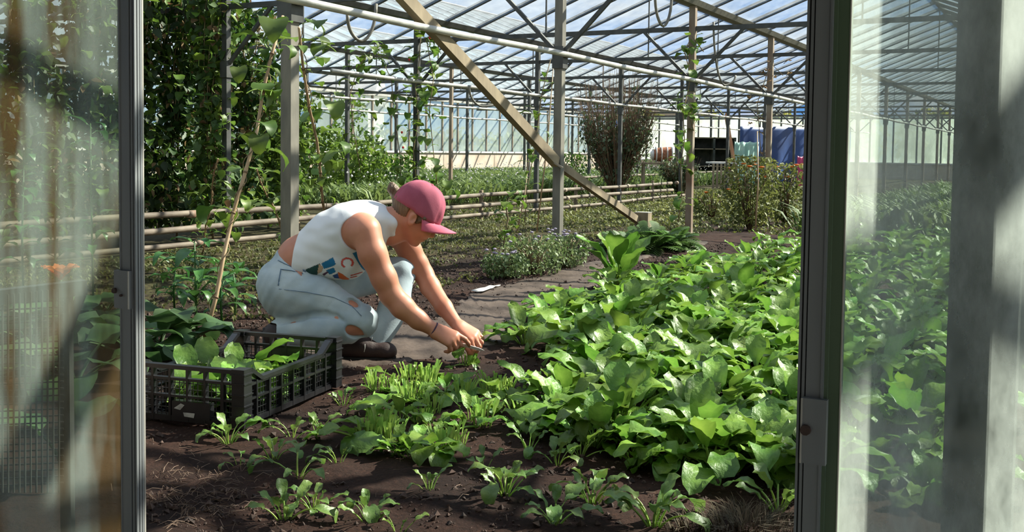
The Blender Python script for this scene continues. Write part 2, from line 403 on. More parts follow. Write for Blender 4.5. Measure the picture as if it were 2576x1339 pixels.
# ---- sliding doors (aluminium stiles of several ridges, dirty panes, lock brackets)
def sliding_door(name, b_edge, sgn, gmat, pane_w, bz0, bz1, wide, depth_k):
    t = link(name, None, None, W(A0, b_edge, 0), ANG + (0 if sgn > 0 else 0)); tag(t, kind='structure')
    z0, z1 = -0.02, 2.02
    def strip(nm, y0, y1, x0, x1, m, za=z0, zb=z1):
        ys = sorted((sgn * y0, sgn * y1)); x0 *= dk; x1 *= dk
        return MB().box((x0, ys[0], za), (x1, ys[1], zb)).build(nm, m, t)
    k = wide; dk = depth_k
    for xa, xb, mm_, nm_ in ((-.018, -.009, 'alu', 'edge_strip'), (-.005, .003, 'alu', 'edge_strip'), (.006, .013, 'alu', 'edge_strip'), (.0145, .020, 'alu_pale', 'edge_lip')):
        strip(nm_, 0.000 * k, 0.004 * k, xa, xb, M[mm_])
    strip('stile_ridge', 0.004 * k, 0.007 * k, -0.014, 0.020, M['alu_dark'])
    strip('stile_ridge', 0.007 * k, 0.012 * k, -0.018, 0.020, M['alu'])
    strip('stile_ridge', 0.012 * k, 0.0145 * k, -0.013, 0.020, M['alu_dark'])
    strip('stile', 0.0145 * k, 0.043 * k, -0.020, 0.020, M['alu'])
    strip('stile_ridge', 0.0395 * k, 0.0425 * k, -0.0225, -0.018, M['alu'])
    strip('gasket', 0.043 * k, 0.049 * k, -0.012, 0.020, M['alu_dark'] if sgn > 0 else M['algae'])
    if sgn < 0:
        strip('rebate', 0.049 * k, 0.068 * k, -0.006, 0.020, M['algae'])
        strip('edge_strip', 0.068 * k, 0.070 * k, -0.007, 0.0, M['alu_pale'])
        y_p = 0.070 * k
    else:
        y_p = 0.049 * k
    strip('pane', y_p, y_p + pane_w, -0.002, 0.002, gmat)
    strip('stile', y_p + pane_w, y_p + pane_w + 0.045, -0.02, 0.02, M['alu'])
    strip('bottom_rail', y_p, y_p + pane_w, -0.018, 0.018, M['alu'], z0, 0.10)
    strip('top_rail', y_p, y_p + pane_w, -0.018, 0.018, M['alu'], z1 - 0.07, z1)
    br = strip('lock_bracket', 0.0105 * k, 0.0525 * k, -0.032, -0.018, M['alu'], bz0, bz1)
    ys = sorted((sgn * 0.050 * k, sgn * 0.062 * k))
    MB().box((-0.034 * dk, sgn * 0.0115 * k - 0.001, bz0), (-0.030 * dk, sgn * 0.0115 * k + 0.001, bz1)).build('bracket_lip', M['alu_pale'], br)
    return t, br
def screw(parent, y, z, r=0.0045, x=-0.034):
    MB().tube([(x - 0.003, y, z), (x + 0.006, y, z)], [r, r * 1.1], 10).build('screw', M['screw'], parent)
def bz(px, py, depth): return at(px, py, depth).z
dl, brl = sliding_door('door_1', 1.341, 1, M['doorglass_l'], 1.15, bz(330, 775, 1.743), bz(330, 680, 1.743), 0.80, 0.5)
screw(brl, 0.039, bz(298, 731, 1.743), .0045, -.017); screw(brl, 0.024, bz(334, 742, 1.743), 0.002, -.017)
dr, brr = sliding_door('door_2', 0.276, -1, M['doorglass_r'], 1.15, bz(2040, 1150, 1.245), bz(2040, 990, 1.245), 0.68, 0.7)
screw(brr, -0.013, bz(2020, 1067, 1.245), 0.006, -.0235)
tag(MB().box((-0.05, -1.2, -0.07), (0.05, 2.8, -0.025)).build('trim_2', M['alu'], None, loc=W(A0, 0, 0), rz=ANG), kind='structure')
# ================================================================ unseen corridor added behind the camera to shade the door frames and panes
M['render'] = mat('added corridor render', (0.15, 0.145, 0.14), (0.20, 0.19, 0.18), 2.0, 0.9)
tag(MB().box((-3.2, -3.0, 2.35), (-0.02, 6.0, 2.45)).build('ceiling_shade_helper', M['render'], None, loc=W(A0, 0, 0), rz=ANG), kind='structure')
tag(MB().box((-3.3, -3.0, -0.06), (-3.2, 6.0, 2.35)).build('wall_shade_helper', M['render'], None, loc=W(A0, 0, 0), rz=ANG), kind='structure')
tag(MB().box((-3.2, -3.0, -0.06), (-0.06, 6.0, -0.03)).build('floor_shade_helper', M['render'], None, loc=W(A0, 0, 0), rz=ANG), kind='structure')

# ================================================================ low heating pipes on the ground, three high
def low_rail(b, a0, a1, z, label, r=0.026):
    t = thing('ground_pipe', label, 'pipe', W(a0, b, z), ANG)
    MB().tube([(x, 0.01 * math.sin(x * 1.3 + z * 40), 0.008 * math.sin(x * 0.9 + z * 20)) for x in np.arange(0, a1 - a0 + 0.01, 0.5)], r, 10).build('tube', M['oldpipe'], t, True)
    for x in np.arange(0.9, a1 - a0, 2.4):
        MB().tube([(x - 0.035, 0, 0), (x + 0.035, 0, 0)], r * 1.22, 10).build('coupling', M['rustpost'], t, True)
    return t
low_rail(6.34, 3.2, 18.6, 0.280, 'topmost of the three old heating pipes running low along the bean hedge')
low_rail(6.30, 3.2, 18.2, 0.168, 'middle of the three old heating pipes running low along the bean hedge')
low_rail(6.26, 3.2, 18.9, 0.050, 'lowest of the three old heating pipes running low along the bean hedge', 0.023)
for i, a in enumerate((4.6, 7.9, 11.4, 14.2, 17.4)):
    o = MB().box((-0.02, 0, -0.03), (0.02, 0.04, 0.34)).build('pipe_stand', M['timber'], None, loc=W(a, 6.37, 0), rz=ANG)
    tag(o, 'short stake carrying the low heating pipes', 'stake', 'stakes under the low heating pipes')
low_rail(8.7, 19.5, 36, 0.30, 'upper low pipe far off beyond the leaning plank')
low_rail(8.7, 19.5, 36, 0.12, 'lower low pipe far off beyond the leaning plank')

# ================================================================ diagonal timber brace and stump
D1400 = W(POST_A[1], ROWS[2], 0)
pm = at(1398, 408, D1400.y - 0.06)
top = at(985, -40, 5.9)
t = thing('timber_brace', 'long diagonal timber brace leaning from upper left to the post', 'brace', pm)
MB().bar((0, 0, 0), top - pm, 0.052, 0.075).build('beam', M['timber'], t)
MB().bar((-0.02, -0.03, 0.0), (0.05, -0.035, -0.04), 0.10, 0.012).build('bolt_plate', M['rustpost'], t)
st = G(1617, 608)
lo = at(1606, 556, st.y + 0.02); pm2 = at(1404, 414, D1400.y + 0.07)
t = thing('timber_brace', 'lower diagonal brace running from the post down to the timber stump', 'brace', lo)
MB().bar((0, 0, 0), pm2 - lo, 0.045, 0.06).build('beam', M['timber'], t)
MB().bar((-0.03, 0, 0.03), (0.03, 0, -0.03), 0.07, 0.02).build('end_plate', M['rustpost'], t)
zt = at(1617, 535, st.y).z
t = thing('timber_stump', 'short square timber stump at the foot of the diagonal brace', 'stump', st, ANG)
MB().box((-0.05, -0.065, -0.06), (0.05, 0.065, zt)).build('block', M['timber'], t)
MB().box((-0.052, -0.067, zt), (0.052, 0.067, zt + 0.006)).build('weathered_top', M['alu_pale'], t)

# ================================================================ hanging loops of hose under the roof
def loop(pts, label):
    p0 = pts[0]
    tag(MB().tube([p - p0 for p in pts], 0.010, 8).build('hose_loop', M['steel'], None, True, p0), label, 'hose')
def u_loop(xl, yl, xr, yr, yb, d, label):
    pts = []
    for i in range(17):
        s = i / 16; x = xl + (xr - xl) * (0.5 - 0.5 * math.cos(math.pi * s)) ; tt = abs(2 * s - 1)
        y = yb - (yb - (yl if s < 0.5 else yr)) * tt ** 1.7
        pts.append(at(x, y, d + 0.15 * s))
    loop(pts, label)
u_loop(874, 36, 946, 10, 104, 6.2, 'grey hose loop hanging below the overhead pipe right of the near post')
u_loop(1648, -14, 1690, -20, 66, 7.6, 'grey hose loop hanging near the roof left of the brown post')
u_loop(1795, 55, 1850, 190, 215, 10.5, 'dark cable sagging from the gutter right of the brown post')
u_loop(1180, 215, 1245, 262, 268, 9.5, 'pale hose drooping behind the diagonal brace')

# ================================================================ harvest crate
M['crate'] = mat('black recycled plastic', (0.006, 0.006, 0.008), (0.014, 0.014, 0.016), 20, 0.30, spec=0.6)
C1, C2 = G(608, 1085), G(839, 981)
e1 = (C2 - C1); LX = e1.length; rz_c = math.atan2(e1.y, e1.x); LY, HZ = 0.36, 0.168
crate = thing('harvest_crate', 'black plastic mesh crate of picked leaves beside the kneeling person', 'crate', (C1.x, C1.y, 0.012), rz_c)
# local x runs along the long right-hand side, y towards the left
def side_panel(long_side, org, rz):
    Ls = LX if long_side else LY
    p = link('side_panel', None, crate, org, rz)
    mb = MB()
    if long_side:                                   # top rail dips between the corners
        prof = [(0.0, HZ), (0.04, HZ), (0.10, HZ - 0.036), (Ls - 0.10, HZ - 0.036), (Ls - 0.04, HZ), (Ls, HZ)]
    else:
        prof = [(0.0, HZ), (Ls, HZ)]
    for (x0, z0), (x1, z1) in zip(prof[:-1], prof[1:]):
        mb.bar((x0, 0, z0 - 0.006), (x1, 0, z1 - 0.006), 0.022, 0.012)
    me = mb.mesh('top_rail', M['crate']); tr = link('top_rail', me, p)
    top2 = HZ - 0.05 if long_side else HZ - 0.042
    for z, h in ((top2, 0.008), (0.075, 0.007), (0.008, 0.016)):
        link('rail', MB().bar((0, 0, z), (Ls, 0, z), 0.016, h).mesh('rail', M['crate']), p)
    n = 8 if long_side else 6
    for i in range(1, n):
        x = Ls * i / n
        zt_ = HZ - 0.01
        if long_side: zt_ = HZ - 0.042
        link('rib', MB().box((x - 0.004, -0.009, 0), (x + 0.004, 0.009, zt_)).mesh('rib', M['crate']), p)
    g = MB()
    nf = int(Ls / 0.0155)
    for i in range(nf):
        x = (i + 0.5) * Ls / nf
        g.box((x - 0.0011, -0.001, 0.01), (x + 0.0011, 0.001, top2))
    for j in range(6):
        z = 0.02 + j * 0.019
        if z < top2: g.box((0.01, -0.002, z - 0.0009), (Ls - 0.01, 0.002, z + 0.0009))
    tag(link('grille', g.mesh('grille', M['crate']), p), kind='stuff')
    return p
def rot2(v, a): return Vector((v[0] * math.cos(a) - v[1] * math.sin(a), v[0] * math.sin(a) + v[1] * math.cos(a), 0))
side_panel(True, (0, 0, 0), 0)
side_panel(True, (0, LY, 0), 0)
sp = side_panel(False, (0, 0, 0), math.pi / 2)
MB().box((0.10, -0.012, 0.012), (0.23, 0.012, 0.062)).build('label_plate', M['crate'], sp)
M['sticker'] = mat('torn white sticker', (0.30, 0.29, 0.27), (0.5, 0.49, 0.46), 30, 0.7)
MB().add([(0.185, 0.0135, 0.052), (0.20, 0.0135, 0.036), (0.222, 0.0135, 0.040), (0.198, 0.0135, 0.056)], [(0, 1, 2, 3)]).build('sticker_scrap', M['sticker'], sp)
MB().add([(0.15, 0.0135, 0.030), (0.19, 0.0135, 0.030), (0.186, 0.0135, 0.018), (0.153, 0.0135, 0.016)], [(0, 1, 2, 3)]).build('sticker_scrap', M['sticker'], sp)
sp2 = side_panel(False, (LX, 0, 0), math.pi / 2)
MB().box((0.11, -0.008, 0.03), (0.25, 0.008, 0.128)).build('label_plate', M['crate'], sp2)
for cx, cy in ((0, 0), (LX, 0), (LX, LY), (0, LY)):
    mb = MB().box((cx - 0.021, cy - 0.021, 0), (cx + 0.021, cy + 0.021, HZ + 0.004))
    cp = mb.build('corner_post', M['crate'], crate)
    for z in (0.03, 0.062, 0.095, 0.128, 0.155):
        MB().box((cx - 0.0245, cy - 0.0245, z), (cx + 0.0245, cy + 0.0245, z + 0.004)).build('corner_rib', M['crate'], cp)
g = MB()
for i in range(24):
    x = (i + 0.5) * LX / 24; g.box((x - 0.003, 0, 0), (x + 0.003, LY, 0.006))
for i in range(14):
    y = (i + 0.5) * LY / 14; g.box((0, y - 0.003, 0), (LX, y + 0.003, 0.006))
g.build('base_grid', M['crate'], crate)

# ================================================================ wire-mesh stand seen through the left door
tb = thing('wire_stand', 'grey metal bench end with wire mesh panel behind the left glass door', 'stand', G(160, 1339 + 60), ANG)
d0 = tb.location.y
q = [at(-150, 765, d0 - 0.05), at(215, 722, d0 + 0.10)]
MB().bar(q[0] - tb.location, q[1] - tb.location, 0.03, 0.03).build('top_rail', M['darksteel'], None).parent = tb
for o_ in list(tb.children): o_.rotation_euler.z = -ANG
def stand_part(name, mb, m):
    o = mb.build(name, m, tb); o.rotation_euler.z = -ANG; return o
L0 = tb.location
stand_part('leg', MB().bar(at(165, 730, d0 + 0.08) - L0, Vector((at(165, 730, d0 + 0.08).x, d0 + 0.08, -0.02)) - L0, 0.022, 0.022), M['darksteel'])
stand_part('bracket', MB().bar(at(205, 740, d0 + 0.09) - L0, at(170, 830, d0 + 0.08) - L0, 0.014, 0.02), M['darksteel'])
g = MB()
for i in range(22):
    x = -150 + i * 14.2
    g.bar(at(x, 760 - i * 1.6, d0) - L0, at(x, 1240, d0) - L0, 0.003, 0.003)
for j in range(28):
    y = 770 + j * 17
    g.bar(at(-150, y, d0) - L0, at(160, y - 14, d0 + 0.06) - L0, 0.003, 0.003)
tag(stand_part('wire_mesh', g, M['darksteel']), kind='stuff')

# ================================================================ far end of the house: tarpaulin, plank, pallet, crates
M['tarp'] = mat('blue tarpaulin', (0.010, 0.035, 0.13), (0.022, 0.07, 0.24), 1.6, 0.5, 0, 0.5, 2.0)
M['greencloth'] = mat('pale green fleece', (0.25, 0.45, 0.38), (0.42, 0.60, 0.52), 5, 0.9)
M['terracotta'] = mat('red-brown basket', (0.22, 0.07, 0.03), (0.40, 0.15, 0.07), 25, 0.8, 0, 0.4)
M['plank'] = mat('reddish bare plank', (0.30, 0.13, 0.06), (0.46, 0.24, 0.13), 4, 0.8, stretch=(1, 1, 0.2))
M['pink'] = mat('pink plastic', (0.45, 0.03, 0.12), (0.55, 0.05, 0.16), 5, 0.5)
def tarp_sheet(name, pxl, pxr, pyt, depth, skew, label, cat, material, amp=0.10):
    p0 = at(pxl, pyt, depth); p1 = at(pxr, pyt, depth + skew)
    vs, fs, nx, nzz = [], [], 28, 12
    for i in range(nx + 1):
        for j in range(nzz + 1):
            p = p0.lerp(p1, i / nx); z = p.z * (1 - j / nzz) + 0.0
            p = Vector((p.x, p.y + amp * math.sin(i * 1.1 + j * 0.12) * (0.3 + j / nzz), z - (0.03 * abs(math.sin(i * 0.35)) if j == 0 else 0)))
            vs.append(p - p0.xyz * Vector((1, 1, 0)).length * 0 - Vector((p0.x, p0.y, 0)))
    fs = [(i * (nzz + 1) + j, (i + 1) * (nzz + 1) + j, (i + 1) * (nzz + 1) + j + 1, i * (nzz + 1) + j + 1) for i in range(nx) for j in range(nzz)]
    o = MB().add(vs, fs).build(name, material, None, True, (p0.x, p0.y, 0))
    md = o.modifiers.new('thick', 'SOLIDIFY'); md.thickness = 0.01
    tag(o, label, cat); return o
tarp_sheet('blue_tarpaulin', 1862, 2140, 318, 29.0, 3.0, 'blue tarpaulin hung across the far end of the greenhouse', 'tarpaulin', M['tarp'])
tarp_sheet('green_fleece', 1848, 1908, 356, 27.5, 0.6, 'pale green fleece draped before the blue tarpaulin', 'cloth', M['greencloth'], 0.06)
tarp_sheet('pink_sheet', 2006, 2060, 392, 26.0, 0.3, 'pink plastic sheet beside the blue tarpaulin', 'sheet', M['pink'], 0.03)
pb = at(1858, 440, 26.0); pb.z = 0.0; pt = at(1826, 288, 26.6)
tag(MB().bar((0, 0, 0), pt - pb, 0.05, 0.20, (0, 1, 0)).build('leaning_plank', M['plank'], None, False, pb), 'tall reddish plank leaning upright near the blue tarpaulin', 'plank')
pbn = at(1785, 407, 25.5); x1 = at(1852, 407, 25.5).x
t = thing('pallet_bench', 'low grey slatted pallet bench left of the leaning plank', 'bench', (pbn.x, 25.5, 0))
MB().box((0, -0.3, pbn.z - 0.04), (x1 - pbn.x, 0.5, pbn.z)).build('top', M['sill'], t)
for i in range(7):
    x = (x1 - pbn.x) * (i + 0.2) / 7
    MB().box((x, -0.3, 0), (x + 0.05, -0.27, pbn.z - 0.04)).build('slat', M['timber'], t)
bk = at(1640, 372, 23.0); bk2 = at(1692, 372, 23.0); zb = at(1640, 408, 23.0).z
t = thing('wicker_basket', 'red-brown basket lying on its side right of the big twiggy shrub', 'basket', ((bk.x + bk2.x) / 2, 23.0, zb))
wd = bk2.x - bk.x
MB().tube([(-wd * 0.45, 0, 0.16), (-wd * 0.2, 0, 0.16), (wd * 0.2, 0, 0.17), (wd * 0.48, 0, 0.18)], [0.10, 0.15, 0.16, 0.15], 14).build('body', M['terracotta'], t, True)
for x in (-0.3, -0.05, 0.22, 0.45):
    MB().tube([(wd * x - 0.012, 0, 0.165), (wd * x + 0.012, 0, 0.165)], 0.168, 14).build('hoop', M['sill'], t, True)
MB().tube([(-wd * 0.56, 0, 0.15), (-wd * 0.42, 0, 0.15)], [0.07, 0.12], 14).build('end_cap', M['sill'], t, True)
t2 = thing('trestle_table', 'dark trestle table under the red-brown basket', 'table', ((bk.x + bk2.x) / 2, 23.0, 0))
MB().box((-0.45, -0.2, zb - .05), (0.45, 0.2, zb - .005)).build('top', M['timber'], t2)
for sx_ in (-.4, .4):
    for sy_ in (-.16, .16): MB().box((sx_ - .02, sy_ - .02, -.03), (sx_ + .02, sy_ + .02, zb - .05)).build('leg', M['timber'], t2)
# dark shed and curtain beyond the pallet bench
M['dark'] = mat('dark stained boards', (0.04, 0.045, 0.038), (0.09, 0.09, 0.075), 6, 0.9)
ds = at(1745, 345, 31.0); ds2 = at(1850, 345, 31.0)
t = thing('storage_rack', 'dark storage rack in shade left of the leaning plank', 'rack', (ds.x, 31.0, 0))
MB().box((0, 0.5, 0), (ds2.x - ds.x, 0.55, ds.z)).build('back_panel', M['dark'], t)
for f in (0.0, 0.5, 1.0):
    MB().box((f * (ds2.x - ds.x) - 0.03, 0, 0), (f * (ds2.x - ds.x) + 0.03, 0.5, ds.z)).build('upright', M['dark'], t)
for z in (0.45, 0.95, ds.z):
    MB().box((0, 0, z - 0.03), (ds2.x - ds.x, 0.5, z)).build('shelf', M['timber'], t)

# outside: buildings and hedge glimpsed through the side wall
M['pinkwall'] = mat('pinkish brick', (0.42, 0.24, 0.18), (0.52, 0.34, 0.27), 3, 0.9)
M['whitewall'] = mat('white rendered wall', (0.32, 0.31, 0.29), (0.40, 0.38, 0.36), 3, 0.9)
M['rooftile'] = mat('grey roof', (0.16, 0.15, 0.15), (0.24, 0.22, 0.21), 3, 0.9)
def house(px0, px1, depth, zw, zr, wm, label):
    a_, b_ = at(px0, 380, depth), at(px1, 380, depth); w = b_.x - a_.x
    t = thing('brick_house', label, 'building', (a_.x, depth, 0))
    MB().box((0, 0, -0.06), (w, 5, zw)).build('wall', wm, t)
    MB().add([(-.2,-.3,zw),(w+.2,-.3,zw),(w+.2,5.3,zw),(-.2,5.3,zw),(-.2,2.5,zr),(w+.2,2.5,zr)],[(0,1,5,4),(2,3,4,5),(0,4,3),(1,2,5),(3,2,1,0)]).build('roof', M['rooftile'], t)
    for f in (0.25, 0.7):
        wi = MB().box((w*f-.35,-.04,1.2),(w*f+.35,0.0,2.2)).build('window', M['whitewall'], t)
        MB().box((w*f-.3,-.05,1.25),(w*f+.3,-.045,2.15)).build('pane', M['dark'], wi)
house(1275, 1345, 52, 2.6, 4.2, M['pinkwall'], 'pinkish brick building seen through the glass side wall')
house(800, 925, 40, 2.5, 4.0, M['whitewall'], 'white building seen through the side wall left of the first brown mullion')
house(1590, 1700, 58, 3.0, 4.6, M['whitewall'], 'white building beyond the glass behind the twiggy shrub')

# torn pale scrap on the path
p0 = G(1200, 738); p1 = G(1258, 722)
d_ = (p1 - p0); n_ = Vector((-d_.y, d_.x, 0)).normalized()
vs_ = []
for i in range(7):
    f = i / 6; c = p0 + d_ * f; w_ = .035 * (1 - f) ** .7 + .004
    for k in (-1, 0, 1): vs_.append(tuple(c + n_ * w_ * k + Vector((0, 0, soil_h(c.x, c.y) + .014 + .006 * abs(k) + .004 * math.sin(i * 2))) - p0))
o = MB().add(vs_, [(i * 3 + k, i * 3 + k + 1, i * 3 + k + 4, i * 3 + k + 3) for i in range(6) for k in (0, 1)]).build('paper_scrap', M['fray_pale'] if 'fray_pale' in M else M['sill'], None, True, p0)
o.modifiers.new('thick', 'SOLIDIFY').thickness = .002
tag(o, 'torn pale scrap of sheeting lying at the edge of the path', 'scrap')
# ================================================================ leaves
M['bed'] = mat('fresh bright green leaf', (0.085, 0.20, 0.022), (0.20, 0.34, 0.05), 14, 0.42, spec=0.45, objrand=0.32, transl=0.36, bump=0.35, bscale=60)
M['seed'] = mat('young green leaf', (0.085, 0.17, 0.03), (0.19, 0.29, 0.06), 20, 0.42, objrand=0.25, transl=0.32, bump=0.2, bscale=90)
M['stalk'] = mat('pale cut stalk', (0.24, 0.40, 0.07), (0.40, 0.55, 0.14), 18, 0.45, objrand=0.15, transl=0.35)
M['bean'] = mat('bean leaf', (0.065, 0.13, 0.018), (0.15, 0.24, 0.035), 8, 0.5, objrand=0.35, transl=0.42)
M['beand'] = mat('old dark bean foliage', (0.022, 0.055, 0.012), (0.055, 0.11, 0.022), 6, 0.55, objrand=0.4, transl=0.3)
M['dry'] = mat('dry brown leaf', (0.12, 0.07, 0.03), (0.26, 0.17, 0.08), 8, 0.8, objrand=0.3, transl=0.3)
M['vine'] = mat('brown twining stem', (0.14, 0.10, 0.05), (0.24, 0.17, 0.09), 20, 0.8)
M['cane'] = mat('bamboo cane', (0.30, 0.19, 0.10), (0.48, 0.33, 0.20), 10, 0.6, stretch=(1, 1, 0.4))
M['pepper'] = mat('glossy pointed leaf', (0.035, 0.12, 0.025), (0.08, 0.21, 0.045), 9, 0.38, objrand=0.25, transl=0.28)
M['squash'] = mat('broad dull green leaf', (0.035, 0.085, 0.025), (0.09, 0.16, 0.05), 9, 0.6, objrand=0.25, transl=0.25)
M['herb'] = mat('grey-green feathery leaf', (0.09, 0.15, 0.05), (0.20, 0.27, 0.11), 12, 0.6, objrand=0.2, transl=0.3)
M['grass'] = mat('grass and weeds', (0.085, 0.11, 0.025), (0.24, 0.25, 0.07), 3, 0.6, transl=0.35)
M['weed'] = mat('sparse ground weeds', (0.06, 0.075, 0.02), (0.20, 0.20, 0.06), 3, 0.65, transl=0.35)
M['meadow'] = mat('tall green meadow herbs', (0.08, 0.14, 0.035), (0.21, 0.27, 0.08), 1.2, 0.6, transl=0.35)
M['shrubleaf'] = mat('small grey-green shrub leaf', (0.05, 0.085, 0.035), (0.13, 0.17, 0.08), 5, 0.55, transl=0.3)
M['twig'] = mat('reddish brown twigs', (0.11, 0.06, 0.035), (0.22, 0.14, 0.08), 6, 0.8)
M['orange'] = mat('orange petals', (0.75, 0.16, 0.02), (0.85, 0.28, 0.03), 10, 0.6, transl=0.3)
M['red'] = mat('scarlet bean flower', (0.6, 0.03, 0.02), (0.7, 0.06, 0.03), 10, 0.6, transl=0.2)
M['white'] = mat('white petals', (0.6, 0.58, 0.55), (0.75, 0.72, 0.7), 10, 0.7, transl=0.3)
M['lilac'] = mat('lilac petals', (0.36, 0.30, 0.44), (0.5, 0.44, 0.55), 10, 0.7, transl=0.3)

def leaf_mesh(name, material, L=0.14, Wd=0.085, pet=0.09, th0=0.15, bend=1.1, fold=0.25, wav=0.012, shape='oval', nu=7, seed=0, petr=0.0035, pmat=None, cut=1.0):
    """stalk rising from the origin and a blade that arches over towards +x; real curvature, folded along the midrib"""
    rr = random.Random(seed); mb = MB()
    tot = pet + L * cut; steps = 4 + nu
    pts = []; x = z = 0.0; s_prev = 0.0
    ss = [pet * i / 4 for i in range(5)] + [pet + L * cut * i / nu for i in range(1, nu + 1)]
    for s in ss:
        th = th0 + bend * (s / (pet + L)) ** 1.6; ds = s - s_prev
        x += math.sin(th) * ds; z += math.cos(th) * ds; s_prev = s
        pts.append((Vector((x, 0, z)), th))
    if pet > 0:
        mb.tube([p for p, _ in pts[:5]], [petr * 1.25, petr * 1.1, petr, petr, petr * 0.8], 4, False)
    nst = len(mb.f)
    base = len(mb.v); ph = rr.uniform(0, 6)
    for i in range(nu + 1):
        p, th = pts[4 + i]; u = i / nu * cut
        if shape == 'oval': w = Wd * 0.5 * (math.sin(math.pi * min(1, u * 0.93 + 0.07)) ** 0.62) * (1.0 - 0.12 * u)
        elif shape == 'spoon': w = Wd * 0.5 * (0.16 + 0.84 * max(0, math.sin(math.pi * min(1, max(0.0, u * 1.02 - 0.08)) ** 1.35)) ** 0.7)
        elif shape == 'heart': w = Wd * 0.5 * (max(0.0, math.sin(math.pi * min(1, (u + 0.10) / 1.10) ** 0.62)) ** 0.8)
        else: w = Wd * 0.5 * (max(0.0, math.sin(math.pi * u ** 0.8)) ** 0.9)
        w = max(w, 0.0012)
        n_ = Vector((-math.cos(th), 0, math.sin(th)))
        for k in (-1, -0.5, 0, 0.5, 1):
            rip = wav * math.sin(u * 11 + ph + k * 2.4) * abs(k) ** 1.2 + 0.25 * wav * math.sin(u * 19 + 3 * k + ph)
            q = p + Vector((0, 1, 0)) * (w * k * math.cos(fold * abs(k))) + n_ * (abs(k) * w * math.sin(fold) + rip)
            mb.v.append(tuple(q))
    for i in range(nu):
        for k in range(4):
            a = base + i * 5 + k
            mb.f.append((a, a + 1, a + 6, a + 5))
    me = mb.mesh(name, material, True)
    if pmat and pet > 0:
        me.materials.append(pmat)
        for i in range(nst): me.polygons[i].material_index = 1
    return me

def plant(name, label, cat, group, loc, meshes, n, rng, scale=1.0, tilt=(0.0, 0.5), spread=0.01, part='leaf', zoff=0.0, inner_up=True):
    t = thing(name, label, cat, loc, rng.uniform(0, 6.28), group)
    g = rng.uniform(0, 6.28)
    for i in range(n):
        az = g + i * 2.39996 + rng.uniform(-0.35, 0.35)
        f = (i + 0.5) / n
        tl = tilt[0] + (tilt[1] - tilt[0]) * f + rng.uniform(-0.12, 0.12)
        o = link(part, rng.choice(meshes), t)
        r0 = spread * (0.3 + f)
        o.location = (r0 * math.cos(az), r0 * math.sin(az), zoff)
        o.rotation_euler = (Matrix.Rotation(az, 3, 'Z') @ Matrix.Rotation(tl, 3, 'Y') @ Matrix.Rotation(rng.uniform(-0.5, 0.5), 3, 'Z')).to_euler()
        s = scale * rng.uniform(0.75, 1.12) * (0.82 + 0.25 * (1 - abs(f - 0.55)))
        o.scale = (s, s, s)
    return t
def gpt(p): return Vector((p.x, p.y, soil_h(p.x, p.y) - 0.004))

BED = [leaf_mesh('bed_leaf', M['bed'], L=l_, Wd=w_, pet=pt_, th0=t0, bend=bd, fold=fo, wav=wv, shape=sh, seed=i, pmat=M['stalk'], petr=0.0045)
       for i, (l_, w_, pt_, t0, bd, fo, wv, sh) in enumerate([
        (0.17, 0.105, 0.10, 0.05, 1.3, 0.22, 0.010, 'oval'), (0.15, 0.095, 0.11, 0.10, 1.7, 0.15, 0.012, 'oval'),
        (0.18, 0.10, 0.09, 0.05, 0.9, 0.35, 0.009, 'oval'), (0.14, 0.10, 0.12, 0.10, 2.1, 0.12, 0.012, 'spoon'),
        (0.16, 0.12, 0.10, 0.12, 1.5, 0.10, 0.014, 'spoon'), (0.19, 0.11, 0.08, 0.10, 1.9, 0.25, 0.012, 'oval'),
        (0.13, 0.085, 0.10, 0.05, 0.6, 0.30, 0.008, 'spoon'), (0.20, 0.125, 0.09, 0.10, 2.3, 0.20, 0.013, 'oval')])]
rng = random.Random(11)
LEFT_EDGE = [(2.55, 1.30), (3.1, 1.45), (3.6, 1.74), (4.0, 1.90), (4.2, 2.16), (5.2, 2.34), (6.2, 2.42), (11.5, 2.30)]
def left_edge(a):
    for (a0, b0), (a1, b1) in zip(LEFT_EDGE[:-1], LEFT_EDGE[1:]):
        if a <= a1: return b0 + (b1 - b0) * max(0, a - a0) / (a1 - a0)
    return LEFT_EDGE[-1][1]
spots = []
a = 2.72
while a < 11.2:
    st_ = 0.20 if a < 5 else 0.24 + 0.02 * (a - 5)
    b = -0.15 + rng.uniform(0, 0.1)
    while b < left_edge(a) - 0.02:
        aa, bb = a + rng.uniform(-0.07, 0.07), b + rng.uniform(-0.06, 0.06)
        p = W(aa, bb)
        px = 1288 + 2700 * p.x / p.y
        if px < 2470: spots.append((aa, bb))
        b += st_ * 1.05
    a += st_
for aa, bb in spots:
    p = gpt(W(aa, bb)); sc = rng.uniform(0.85, 1.12)
    edge = left_edge(aa) - bb
    if aa < 3.1: sc *= 0.62 + 0.38 * max(0.0, (aa - 2.5) / 0.6)
    if edge < 0.15: sc *= 0.95
    n = 15 if aa < 5.5 else (10 if aa < 8 else 7); sc *= .90
    zone = 'front edge of the bed' if aa < 3.2 else ('the middle of the bed' if aa < 6 else 'the far end of the bed')
    plant('leafy_green_plant', 'bushy bright green leaf vegetable at %s right of the person' % zone if aa >= 3.2 else 'smaller bright green leaf vegetable growing at the front edge of the bed',
          'vegetable', 'leaf vegetables, ' + zone, p, BED, n, rng, sc, (0.0, 0.75), 0.018)
# tall upright leaf pair at the left of the far bed
p = gpt(G(1560, 735))
plant('leafy_green_plant', 'tall leaf vegetable with upright leaves at the left edge of the far bed', 'vegetable', None, p, [BED[2], BED[6]], 9, rng, 1.55, (-0.05, 0.35), 0.015)

